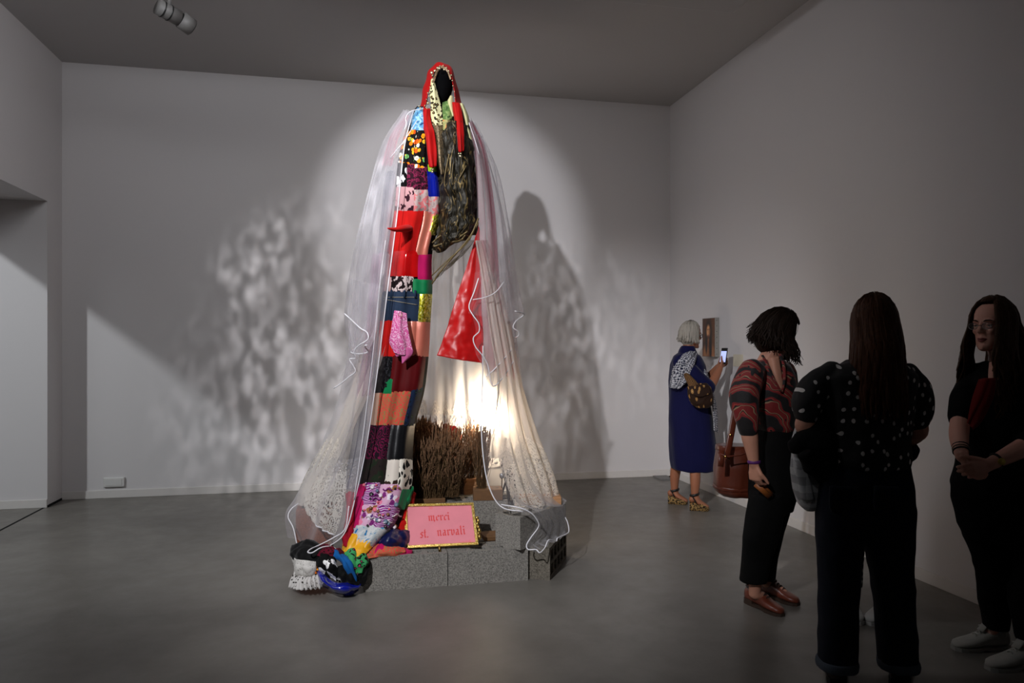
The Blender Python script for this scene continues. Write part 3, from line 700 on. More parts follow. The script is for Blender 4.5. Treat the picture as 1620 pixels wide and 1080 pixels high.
heap('patch', [[(496, 888, -.02), (502, 890, -.06), (508, 894, -.07)], [(495, 904, -.03), (503, 908, -.09), (511, 908, -.09)], [(500, 922, .0), (510, 926, -.05), (520, 926, -.05)]], 'orange')
heap('patch', [[(560, 872, .02), (585, 866, .06), (600, 860, .08), (640, 866, .1)], [(560, 882, -.02), (585, 876, .0), (605, 872, .02), (642, 872, .06)], [(566, 888, -.02), (590, 882, -.01), (610, 879, .02), (640, 878, .06)]], 'paisley')
heap('patch', [[(585, 868, .05), (604, 860, .1), (622, 862, .12), (652, 870, .14)], [(588, 876, .0), (606, 868, .04), (624, 870, .06), (652, 876, .1)], [(596, 880, .0), (612, 874, .03), (630, 877, .05), (650, 879, .1)]], 'magenta')
heap('patch', [[(552, 843, .09), (568, 848, .06), (590, 864, .05)], [(545, 858, .05), (560, 865, .0), (580, 874, -.02)], [(541, 875, .03), (556, 881, -.05), (572, 882, -.05)]], 'yellow', cr=.006)
# red, green and navy lengths behind the sign
heap('patch', [[(634, 780, .35), (648, 776, .36), (658, 780, .4)], [(622, 815, .28), (636, 812, .26), (652, 815, .34)], [(612, 842, .25), (632, 840, .2), (652, 842, .3)]], 'redfelt')
heap('patch', [[(636, 770, .34), (648, 768, .33), (654, 770, .38)], [(630, 790, .29), (642, 790, .28), (652, 786, .34)], [(628, 806, .27), (638, 806, .27), (648, 800, .34)]], 'green')
heap('patch', [[(604, 842, .14), (625, 838, .16), (652, 840, .24)], [(598, 854, .08), (622, 852, .07), (650, 854, .2)], [(600, 866, .08), (622, 866, .06), (650, 868, .18)]], 'navy')
heap('patch', [[(548, 780, .22), (556, 778, .2), (562, 780, .22)], [(544, 830, .14), (552, 830, .10), (560, 830, .14)], [(540, 862, .06), (548, 864, .02), (556, 864, .06)]], 'crimson')

# ---- headscarf with coins
SF, gS = sheet('headscarf', [
    [(668, 182, -.12), (674, 160, -.13), (681, 136, -.13), (687, 115, -.12), (697, 104, -.10), (709, 110, -.11), (716, 128, -.12), (719, 150, -.13), (724, 176, -.13)],
    [(664, 180, -.07), (669, 156, -.06), (675, 131, -.05), (683, 110, -.04), (696, 100.5, -.03), (711, 106, -.04), (719, 126, -.05), (723, 150, -.06), (732, 176, -.08)],
    [(664, 178, .0), (668, 154, .02), (673, 130, .03), (681, 109, .03), (695, 99.5, .03), (711, 105, .03), (720, 125, .03), (726, 150, .02), (736, 177, .0)],
    [(672, 178, .08), (676, 154, .10), (680, 132, .11), (686, 114, .10), (696, 105, .10), (708, 110, .10), (715, 128, .10), (720, 152, .10), (728, 178, .08)]], 80, 24, M['scarf'], SCP, [(.003, .004, 6, 0)], thick=.004)
sheet('scarf_tail', [[(667, 172, -.13), (674, 171, -.16), (680, 172, -.14)], [(666, 188, -.16), (674, 188, -.20), (681, 188, -.17)], [(668, 200, -.20), (677, 200, -.24), (684, 200, -.21)], [(671, 210, -.24), (679, 211, -.285), (687, 212, -.25)], [(675, 240, -.27), (681, 241, -.31), (690, 240, -.28)], [(678, 264, -.28), (684, 265, -.31), (690, 263, -.285)]], 18, 40, M['scarf'], SF, [(.003, .006, 1.5, 0)], .004, .004)
sheet('scarf_tail', [[(715, 162, -.14), (720, 162, -.17), (727, 164, -.15)], [(719, 190, -.19), (725, 190, -.23), (732, 190, -.19)], [(722, 215, -.25), (728, 216, -.31), (733.5, 214, -.27)], [(725, 240, -.29), (729, 241, -.32), (732.5, 239, -.30)]], 16, 34, M['scarf'], SF, [(.003, .005, 1.5, 1)], .004, .004)
def coin(px, py, d, r, n=None):
    c = P(px, py, d); q = c + (-FV)*.003
    obj('coin', MB().tube([c, q], r, 12), M['coin'], SF)
edge = gS[0]
for k in range(3, 78, 4):
    c = edge[k] + np.array((0, 0, -.004)) - FV*.012; r = random.choice((.005, .006, .008)) if 26 < k < 60 else random.choice((.0035, .0045))
    obj('coin', MB().tube([c, c-FV*.003], r, 10), M['coin'], SF)
for (x, y, r) in [(677, 163, .010), (679, 152, .006), (680, 146, .006), (675, 172, .006), (674, 170, .005), (665, 171, .007), (663, 168, .005), (683, 115, .011), (688, 112, .009), (695, 108, .012), (703, 110, .008), (682, 268, .006), (685, 268, .006), (684, 272, .007), (726, 243, .006), (729, 243, .006), (728, 247, .008)]:
    coin(x, y, D0-.165 if y < 200 else D0-.335, r)
o_ = sheet('gold_trim', [[(682, 136, -.145), (689, 114, -.135), (697, 104, -.115), (707, 109, -.125), (714, 124, -.135)], [(684, 140, -.135), (691, 118, -.125), (697, 108, -.105), (706, 112, -.115), (712, 126, -.125)]], 40, 4, fabric('gold_bead_trim', 'sequin', [(120, 88, 60), (206, 170, 130), (245, 220, 190)], 160, .4, metal=.4), SF)
LEO = FB('leopard_scarf', 'leopard', [(214, 208, 160), (28, 22, 16), (120, 96, 50)], 46, thr=.46)
sheet('leopard_scarf', [[(682, 126, -.12), (684, 124, -.12), (686, 126, -.11)], [(680, 145, -.15), (687, 144, -.17), (692, 146, -.14)], [(681, 165, -.16), (689, 165, -.19), (697, 167, -.16)], [(681, 182, -.17), (691, 183, -.205), (700, 184, -.17)], [(684, 198, -.18), (692, 199, -.215), (700, 199, -.18)]], 18, 36, LEO, SCP, [(.002, .004, 1.5, 0)], .003, .003)
LEOD = FB('gold_speckle', 'leopard', [(130, 110, 80), (24, 20, 14)], 110, thr=.40, rough=.5, metal=.3)
sheet('speckled_scarf', [[(685, 197, -.19), (692, 198, -.22), (700, 197, -.19)], [(688, 225, -.22), (695, 225, -.26), (701, 225, -.22)], [(690, 250, -.24), (697, 250, -.28), (702, 250, -.24)], [(697, 275, -.25), (699, 276, -.28), (702, 275, -.25)]], 14, 30, LEOD, SCP, [(.002, .004, 1.5, 0)], .003, .003)
GRN = FB('green_print', 'camo', [(50, 70, 36), (84, 112, 60), (120, 140, 84), (60, 84, 46)], 26)
ORN = FB('orange_green_print', 'camo', [(196, 120, 70), (150, 150, 96), (130, 116, 80), (190, 160, 120)], 26)
sheet('green_collar', [[(700, 162, -.12), (708, 160, -.14), (716, 164, -.12)], [(699, 176, -.15), (708, 176, -.18), (716, 178, -.15)], [(699, 190, -.17), (708, 190, -.20), (716, 190, -.17)]], 12, 16, GRN, SCP, [], .003, .003)
sheet('print_collar', [[(699, 189, -.17), (707, 189, -.20), (715, 189, -.17)], [(700, 206, -.19), (707, 206, -.225), (714, 206, -.19)]], 12, 12, ORN, SCP, [], .003, .003)
CRM = FB('cream_cloth', 'plain', [(206, 200, 150)], 10)
sheet('cream_lapel', [[(711, 154, -.12), (713, 151, -.13), (716, 152, -.12)], [(708, 163, -.14), (712, 164, -.165), (717, 164, -.14)], [(714, 184, -.15), (717, 184, -.17), (719, 182, -.15)]], 10, 16, CRM, SCP, thick=.003)
sheet('cream_lapel', [[(727, 164, -.10), (730, 163, -.12), (733, 165, -.08)], [(733, 184, -.13), (737, 184, -.15), (741, 184, -.10)], [(739, 206, -.15), (741, 206, -.16), (744, 205, -.12)], [(745, 228, -.15), (747, 228, -.155), (749, 227, -.13)]], 10, 24, CRM, SCP, thick=.003)

# ---- veils
FT = [(.006, .024, 3, .3), (.002, .005, 6, 1.2)]
# long left tulle, from the shoulder to the floor
LV, g = sheet('long_veil', [
    [(655, 176, -.15), (646, 174, -.05), (640, 176, .05), (650, 182, .16)],
    [(641, 235, -.28), (624, 228, -.16), (609, 238, .06), (640, 250, .24)],
    [(630, 340, -.33), (604, 335, -.20), (580, 345, .08), (620, 350, .32)],
    [(614, 470, -.36), (588, 468, -.24), (562, 475, .08), (600, 480, .40)],
    [(600, 590, -.38), (574, 590, -.28), (548, 595, .04), (580, 600, .45)],
    [(584, 700, -.40), (552, 705, -.33), (515, 700, .0), (560, 700, .5)],
    [(567, 780, -.48), (520, 785, -.40), (474, 785, -.08), (520, 780, .5)],
    [(548, 842, -.52), (505, 836, -.46), (458, 815, -.16), (490, 800, .45)],
    [(520, 868, -.52), (496, 868, -.46), (462, 850, -.2), (480, 830, .4)]], 110, 100, M['tulle'], SCP, FT)
piping(g[:, 0], LV, .0055)
# glassy twisted edge line over the patchwork
# short left cape
o, g = sheet('short_veil', [
    [(652, 180, -.20), (643, 176, -.06), (640, 174, .06), (650, 178, .2)],
    [(634, 232, -.26), (618, 222, -.10), (608, 230, .10), (640, 240, .3)],
    [(622, 330, -.33), (598, 325, -.14), (588, 300, .10), (630, 320, .4)],
    [(610, 430, -.38), (580, 430, -.16), (562, 405, .10), (600, 420, .45)],
    [(600, 520, -.40), (578, 510, -.20), (548, 498, .10), (590, 500, .5)],
    [(586, 548, -.38), (566, 560, -.20), (556, 545, .08), (580, 540, .5)]], 90, 80, M['tulle'], SCP, [(.006, .026, 3, 1.3), (.002, .004, 5, .2)])
piping(g[-1, :60], o, .006)
zig = catmull(np.array([(545, 496, -.1), (556, 506, -.2), (570, 519, -.27), (580, 525, -.30), (583, 534, -.31), (578, 540, -.3), (568, 546, -.28), (560, 556, -.24), (563, 566, -.22), (553, 568, -.2), (560, 580, -.2), (562, 588, -.2), (552, 596, -.18), (540, 606, -.15), (528, 614, -.12)]), 60)
piping([P(x, y, D0+dd) for x, y, dd in zig], o, .006)
sheet('veil_corner', [[(553, 440, .0), (570, 445, -.16), (600, 450, -.30)], [(549, 480, -.04), (570, 490, -.2), (598, 500, -.34)], [(547, 500, -.08), (566, 520, -.24), (582, 532, -.30)], [(552, 560, -.14), (560, 565, -.2), (566, 556, -.26)], [(536, 606, -.14), (548, 596, -.17), (560, 586, -.2)]], 40, 50, M['tulle2'], o, [(.006, .02, 3, 0)])
piping([P(x, y, D0+dd) for x, y, dd in catmull(np.array([(670, 172, -.17), (650, 176, -.19), (642, 186, -.2), (643, 196, -.22), (640, 205, -.24)]), 14)], o, .0045)
piping([P(x, y, D0+dd) for x, y, dd in catmull(np.array([(660, 190, -.24), (640, 222, -.27), (632, 232, -.28), (622, 244, -.26), (618, 250, -.24)]), 14)], o, .004)
# pink and blue lengths under the left tulle
sheet('pink_underveil', [[(652, 184, -.10), (644, 182, -.03), (646, 184, .08)], [(634, 214, -.14), (620, 214, -.02), (630, 215, .14)], [(622, 262, -.15), (606, 262, .0), (620, 262, .2)]], 30, 24, M['pinkt'], SCP, [(.004, .01, 4, 0)])
sheet('mauve_underveil', [[(605, 400, -.20), (590, 402, -.08), (600, 404, .2)], [(600, 480, -.24), (584, 480, -.12), (592, 482, .2)], [(594, 560, -.26), (576, 562, -.14), (584, 562, .2)], [(588, 625, -.28), (566, 628, -.14), (574, 628, .2)]], 30, 30, M['mauve'], SCP, [(.006, .012, 4, 0)])
NVT = sheer('slate_tulle', (96, 98, 116), .38, .5, .4)
sheet('slate_underveil', [[(626, 270, -.20), (618, 270, -.12), (610, 272, .0)], [(616, 400, -.25), (606, 400, -.16), (596, 402, .0)], [(604, 500, -.27), (594, 500, -.18), (582, 502, .0)], [(594, 600, -.28), (582, 600, -.20), (572, 602, .0)], [(586, 680, -.30), (574, 690, -.24), (560, 690, -.05)], [(570, 770, -.36), (556, 775, -.32), (545, 770, -.2)]], 30, 60, NVT, SCP, [(.004, .010, 3, 0)])
# right veil: short layer
RVE, g = sheet('short_veil', [
    [(741, 186, -.12), (748, 190, -.02), (750, 196, .08), (735, 190, .2)],
    [(753, 262, -.20), (772, 250, -.04), (784, 268, .08), (755, 255, .28)],
    [(758, 340, -.26), (784, 335, -.08), (802, 350, .10), (770, 340, .38)],
    [(756, 430, -.30), (792, 430, -.12), (815, 430, .10), (780, 430, .44)],
    [(744, 495, -.33), (792, 510, -.16), (827, 496, .10), (790, 490, .48)]], 100, 90, M['tulle'], SCP, [(.007, .024, 3.5, .7), (.002, .005, 6, .1)])
o, g2 = sheet('veil_tier', [
    [(752, 430, -.30), (785, 430, -.16), (806, 430, .04)], [(746, 486, -.33), (785, 490, -.20), (818, 490, .06)], [(754, 520, -.33), (785, 540, -.22), (818, 530, .04)], [(752, 548, -.34), (786, 590, -.24), (815, 560, .0)], [(764, 572, -.33), (780, 610, -.27), (812, 566, -.04)]], 70, 60, M['tulle2'], RVE, [(.006, .016, 6, .3)])
zz = catmull(np.array([(757, 440, -.31), (750, 462, -.33), (742, 484, -.34), (748, 498, -.35), (757, 511, -.35), (758, 524, -.345), (749, 534, -.35), (752, 548, -.35), (764, 563, -.34), (772, 578, -.32), (779, 610, -.3), (795, 598, -.24), (813, 570, -.1)]), 70)
piping([P(x, y, D0+dd) for x, y, dd in zz], RVE, .0055)
zz = catmull(np.array([(768, 596, -.30), (778, 588, -.29), (795, 570, -.22), (811, 550, -.08)]), 24); piping([P(x, y, D0+dd) for x, y, dd in zz], RVE, .0055)
zz = catmull(np.array([(815, 492, -.1), (829, 497, .05), (816, 508, .0), (812, 518, -.02), (820, 524, .0), (820, 531, .02), (813, 534, .04)]), 30); piping([P(x, y, D0+dd) for x, y, dd in zz], RVE, .0055)
zz = catmull(np.array([(748, 474, -.34), (768, 470, -.32), (784, 462, -.26), (797, 446, -.16)]), 24); piping([P(x, y, D0+dd) for x, y, dd in zz], RVE, .004)
piping([P(x, y, D0+dd) for x, y, dd in catmull(np.array([(742, 194, -.14), (744, 200, -.16), (752, 224, -.18), (758, 244, -.18)]), 14)], RVE, .004)
sheet('pink_underveil', [[(740, 188, -.10), (746, 192, -.03), (744, 192, .06)], [(752, 240, -.17), (766, 238, -.02), (764, 240, .1)], [(758, 330, -.22), (780, 330, -.06), (776, 330, .14)], [(760, 430, -.24), (786, 430, -.08), (784, 430, .2)], [(764, 520, -.27), (796, 520, -.1), (790, 520, .2)], [(772, 585, -.28), (812, 600, -.1), (800, 590, .2)]], 50, 50, M['pinkt'], SCP, [(.006, .014, 5, 0)])
# long right tulle that spills over the tilted block
LR, g = sheet('long_veil', [
    [(748, 215, -.12), (758, 212, -.04), (762, 216, .06), (752, 220, .22)],
    [(758, 320, -.20), (778, 320, -.06), (792, 322, .08), (775, 320, .32)],
    [(761, 420, -.23), (787, 420, -.09), (807, 420, .10), (790, 420, .4)],
    [(766, 540, -.30), (795, 540, -.16), (816, 540, .08), (800, 540, .44)],
    [(764, 650, -.34), (800, 650, -.22), (832, 655, .04), (815, 650, .5)],
    [(765, 705, -.37), (808, 705, -.26), (850, 712, .02), (830, 700, .5)],
    [(774, 762, -.42), (818, 758, -.28), (872, 762, .0), (850, 750, .5)],
    [(793, 798, -.45), (838, 790, -.30), (880, 785, -.06), (866, 780, .3)],
    [(828, 806, -.47), (858, 806, -.33), (893, 797, -.09), (885, 790, .1)]], 90, 90, M['tulle'], SCP, [(.006, .016, 3.5, .2), (.002, .004, 6, 0)])
piping(g[34:, 0], LR, .0055)
o, g = sheet('veil_train', [
    [(826, 808, -.49), (858, 806, -.34), (894, 798, -.11)],
    [(848, 826, -.44), (872, 826, -.28), (897, 820, -.10)],
    [(838, 850, -.46), (868, 846, -.31), (899, 836, -.11)],
    [(834, 862, -.48), (864, 856, -.36), (900, 841, -.13)],
    [(850, 874, -.50), (870, 858, -.40), (898, 846, -.15)]], 60, 40, M['tulle'], LR, [(.004, .014, 5, .5)])
zz = catmull(np.array([(793, 798, -.46), (822, 803, -.50), (840, 811, -.49), (850, 823, -.47), (852, 833, -.46), (840, 850, -.48), (833, 862, -.50), (836, 869, -.52), (848, 869, -.52), (854, 874, -.53), (862, 866, -.48), (868, 854, -.44), (880, 856, -.36), (882, 851, -.34), (895, 845, -.22), (900, 840, -.16), (898, 826, -.13), (894, 818, -.12)]), 90)
piping([P(x, y, D0+dd) for x, y, dd in zz], LR, .0055)
# ground-level tulle loop over the brown block at left, and the loop on the heap
zz = catmull(np.array([(470, 862, -.3), (464, 835, -.28), (456, 818, -.22), (460, 806, -.18), (472, 796, -.14)]), 30); piping([P(x, y, D0+dd) for x, y, dd in zz], LV, .006)
zz = catmull(np.array([(552, 800, -.50), (546, 836, -.53), (528, 850, -.53), (505, 862, -.58), (492, 868, -.66), (487, 873, -.70), (494, 874, -.70), (508, 866, -.66), (524, 864, -.60), (534, 870, -.58)]), 60); piping([P(x, y, D0+dd) for x, y, dd in zz], LV, .0055)

# ---- string of sequins along the left tulle edge seen over the patches
pth = [P(x, y, D0+dd) for x, y, dd in catmull(np.array([(610, 380, -.42), (602, 440, -.44), (592, 540, -.46), (584, 610, -.47), (574, 690, -.48), (560, 790, -.52)]), 60)]
piping(pth, LV, .0035)
# ------------------------------------------------------------------ concrete blocks and things on them
def hollow_block(L, W, H, nx, ny, wall=.028, depth=.165):
    """block with nx x ny open cells in its top face, base centre at the origin"""
    mb = MB(); x0, y0 = -L/2, -W/2
    cw = (L - wall*(nx+1))/nx; ch = (W - wall*(ny+1))/ny
    xs = [x0]; ys = [y0]
    for i in range(nx): xs += [x0 + wall*(i+1) + cw*i, x0 + (wall+cw)*(i+1)]
    for j in range(ny): ys += [y0 + wall*(j+1) + ch*j, y0 + (wall+ch)*(j+1)]
    xs.append(L/2); ys.append(W/2)
    for i in range(len(xs)-1):
        for j in range(len(ys)-1):
            a, b, c, d = xs[i], xs[i+1], ys[j], ys[j+1]
            if i % 2 and j % 2:
                z = H - depth
                mb.add([(a,c,H),(b,c,H),(b,d,H),(a,d,H),(a,c,z),(b,c,z),(b,d,z),(a,d,z)], [(4,5,6,7),(0,4,7,3)[::-1],(1,2,6,5)[::-1],(0,1,5,4)[::-1],(3,7,6,2)[::-1]])
            else: mb.add([(a,c,H),(b,c,H),(b,d,H),(a,d,H)], [(0,1,2,3)])
    mb.add([(x0,y0,0),(-x0,y0,0),(-x0,-y0,0),(x0,-y0,0),(x0,y0,H),(-x0,y0,H),(-x0,-y0,H),(x0,-y0,H)], [(0,3,2,1),(0,1,5,4),(1,2,6,5),(2,3,7,6),(3,0,4,7)])
    return mb
blk = hollow_block(.495, .195, .20, 4, 2)
BASE = obj('concrete_block', blk, M['block'], None, False, base=(0, 0, 0)); BASE.location = (0, 0, 0)
first = True
def block(x, y, z, rz, label, group='concrete blocks of the plinth'):
    global first
    o = BASE if first else BASE.copy()
    if not first: COL.objects.link(o)
    first = False
    o.location = (x, y, z); o.rotation_euler = (0, 0, rz)
    return tag(o, label, 'block', group)
YF = 4.38
block(.285, YF+.0975, 0, RAD(.6), 'front left grey concrete block on the floor, half under the crumpled patchwork')
block(.785, YF+.1005, 0, RAD(.6), 'front middle grey concrete block on the floor, under the pink sign')
block(.285, YF+.315, 0, 0, 'grey concrete block on the floor in the second row, behind the front left one')
block(.785, YF+.315, 0, 0, 'grey concrete block on the floor in the second row, behind the pink sign')
for k, x in enumerate((.285, .785)):
    block(x, 4.85+.10, 0, 0, 'grey concrete block on the floor under the dried lavender, ' + ('left' if k == 0 else 'right') + ' one of the third row')
    block(x, 4.85+.31, 0, 0, 'grey concrete block on the floor under the dried lavender, ' + ('left' if k == 0 else 'right') + ' one of the rear row')
block(.33, 4.85+.10, .20, 0, 'upper grey concrete block behind the left part of the pink sign, carrying lavender')
block(.83, 4.85+.10, .20, 0, 'upper grey concrete block seen to the right of the pink sign, carrying wood')
block(.33, 4.85+.31, .20, 0, 'upper rear grey concrete block at left, carrying lavender')
block(.83, 4.85+.31, .20, 0, 'upper rear grey concrete block at right, carrying wood and lavender')
# block with holes in its side, standing at the right corner
bb = hollow_block(.50, .20, .148, 5, 2, .022, .12); v = bb.V().copy()
Rm = np.array([[0, 0, 1], [1, 0, 0], [0, 1, 0]])      # L -> y, W -> z, H -> x
sb = MB(); sb.add(v @ Rm.T, bb.f)
o = obj('concrete_block', sb, M['block2'], None, False, base=(0, 0, 0)); cn = G(870, 918); uu = RV*.143+FV*.5; uu /= np.linalg.norm(uu); rr_ = np.array((uu[1], -uu[0], 0)); cn = cn + uu*.25 - rr_*.148; o.location = (cn[0], cn[1], .10); o.rotation_euler = (0, 0, math.atan2(uu[1], uu[0])-math.pi/2)
tag(o, 'brownish hollow block at the right corner of the plinth with ten holes in its side', 'block', 'concrete blocks of the plinth')
# tilted block on top of the corner
pa, pb2 = P(823, 870, 4.45), P(893, 850, 4.83)
dirv = np.array((pb2-pa)[:2]); ang = math.atan2(dirv[1], dirv[0]); dirv = dirv/np.linalg.norm(dirv); nl = np.array((-dirv[1], dirv[0]))
cxy = pa[:2] + dirv*.2475 + nl*.0975
block(cxy[0], cxy[1], .20, ang, 'grey concrete block set askew on top of the right corner, half covered by white tulle')
# rust brown brick slab standing under the lace at the left
q = P(496, 830, 4.86)
bkx = thing('clay_block', (q[0], q[1], 0), 'rust brown clay block standing on the floor under the lace at left', 'block')
mb = MB(); hw = .105
mb.box((q[0]-hw, q[1]-.11, 0), (q[0]+hw+.02, q[1]+.11, .385)); o = obj('clay_body', mb, M['brick'], bkx, False); o.modifiers.new('b', 'BEVEL').width = .006
mb = MB(); 
for k in range(3): mb.box((q[0]-hw+.03+k*.07, q[1]-.08, .384), (q[0]-hw+.03+k*.07+.045, q[1]+.08, .3862))
obj('clay_holes', mb, plain('dark_hole', (30, 18, 14), .9), bkx, False)

# wooden boards and drilled blocks
def plank(c, L, W, H, rz, m, label, holes=0, base_z=None):
    t = thing('wooden_block', (c[0], c[1], c[2]), label, 'wood block', 'wooden blocks inside the tent'); R = np.array([[math.cos(rz), -math.sin(rz)], [math.sin(rz), math.cos(rz)]])
    mb = MB().box((-L/2, -W/2, 0), (L/2, W/2, H)); v = mb.V().copy(); v[:, :2] = v[:, :2] @ R.T; m2 = MB().add(v + np.array(c), mb.f)
    o = obj('board', m2, m, t, False); o.modifiers.new('b', 'BEVEL').width = .003
    for k in range(holes):
        p = np.array((-L/2 + L*(k+.5)/holes, 0)) @ R.T; pp = np.array((c[0]+p[0], c[1]+p[1], c[2]+H-.002))
        obj('hole', MB().tube([pp, pp+np.array((0, 0, .003))], .011, 12, hint=(1, 0, 0)), M['black'], t)
q = P(770, 793, 4.80); plank((q[0]+.04, 4.92, .40), .20, .13, .075, RAD(-8), M['darkwood'], 'squared drilled wooden block at the right of the lavender, nearest the veil', 3)
q = P(755, 778, 5.05); plank((q[0]-.01, 5.13, .40), .15, .10, .11, RAD(4), M['wood'], 'taller pale drilled wooden block just behind the squared one', 4)
for k, (x, y) in enumerate(((.20, 4.93), (.46, 4.93), (.20, 5.13), (.46, 5.13))):
    plank((x, y, .40), .235, .16, .03, 0, M['darkwood'], ['dark wooden base under the front left lavender', 'dark wooden base under the front right lavender', 'dark wooden base under the rear left lavender', 'dark wooden base under the rear right lavender'][k], 4)
q = P(760, 858, 4.62); plank((.90, 4.66, .20), .22, .14, .03, RAD(5), M['darkwood'], 'dark wooden board lying on the blocks to the right of the pink sign', 0)
q = P(822, 792, 4.72)
plank((cxy[0]+.09, cxy[1]+.14, .40), .28, .13, .05, ang-.9, M['wood'], 'pale pine board under the tulle on top of the askew block', 0)

# dried lavender
LAVS = plain('dried_stem', (84, 64, 42), .9, .7, 70); LAVF = plain('dried_lavender', (112, 84, 62), .95, .75, 90)
def bunch_mesh(seed, n, h, spread):
    rnd = random.Random(seed); s, f = MB(), MB()
    for k in range(n):
        a = rnd.uniform(0, 6.28); r0 = .05*math.sqrt(rnd.random()); r1 = spread*math.sqrt(rnd.random())*rnd.uniform(.8, 1.25); hh = h*rnd.choice((rnd.uniform(.45, .8), rnd.uniform(.72, 1.05), rnd.uniform(.8, 1.08), rnd.uniform(.95, 1.2)))
        b0 = np.array((r0*math.cos(a), r0*math.sin(a), 0)); a2 = a + rnd.uniform(-1.1, 1.1)
        tp = np.array((r1*math.cos(a2), r1*math.sin(a2), hh)); mid = b0*.6+tp*.4+np.array((rnd.uniform(-.02, .02), rnd.uniform(-.02, .02), 0))
        s.tube([b0, mid, tp], .0017, 3)
        dv = tp-mid; dv /= np.linalg.norm(dv); dv = dv+np.array((rnd.uniform(-.15, .15), rnd.uniform(-.15, .15), 0)); fl = rnd.uniform(.05, .12); pts = [tp-dv*fl*.5 + dv*fl*t for t in (0, .15, .26, .4, .54, .7, .84, 1.0)]
        k2 = rnd.uniform(.6, 1.0); f.tube(pts, [x*k2 for x in (.0015, .0058, .0030, .0060, .0030, .0050, .0030, .0008)], 4)
        for q_ in range(2):
            t0 = rnd.uniform(.3, .85); q0 = b0*(1-t0)+tp*t0; q1 = q0 + np.array((rnd.uniform(-.035, .035), rnd.uniform(-.035, .035), rnd.uniform(.03, .08)))
            f.tube([q0, q1], [.0012, .0032], 3)
    return s, f
BP = [bunch_mesh(k, 120, h, .10) for k, h in enumerate((.40, .44, .42))]
def mesh_from(mb, name, m):
    me = bpy.data.meshes.new(name); me.from_pydata(mb.V().tolist(), [], mb.f); me.materials.append(m); return me
BM2 = [(mesh_from(s, 'stems', LAVS), mesh_from(f, 'flower_heads', LAVF)) for s, f in BP]
def bunch(x, y, z, k, rz, sc, label, group='dried lavender bunches'):
    t = thing('lavender_bunch', (x, y, z), label, 'dried lavender', group); t.rotation_euler = (0, 0, rz); t.scale = sc
    for nm, me in (('stems', BM2[k][0]), ('flower_heads', BM2[k][1])):
        o = bpy.data.objects.new(nm, me); COL.objects.link(o); o.parent = t; o['kind'] = 'stuff'
random.seed(11)
i = 0
for r, y in enumerate((4.905, 4.99, 5.09, 5.18)):
    for c in range(6):
        x = .155 + c*.096 + (.03 if r % 2 else 0) + random.uniform(-.01, .01)
        hz = (.80, .90, 1.0, 1.04)[r]*random.uniform(.94, 1.06)*(.86, .90, 1.0, 1.02, .90, .80)[c]; 
        bunch(x, y, .43, i % 3, random.uniform(0, 6), (1.0, 1.0, hz), 'brown dried lavender bunch packed in the dense stand behind the pink sign'); i += 1
bunch(.835, 4.93, .475, 1, 1.0, (.7, .7, .86), 'separate dried lavender bunch in the squared wooden block at right')
bunch(.79, 5.12, .51, 2, 2.0, (.62, .62, .80), 'separate dried lavender bunch in the taller wooden block at right')

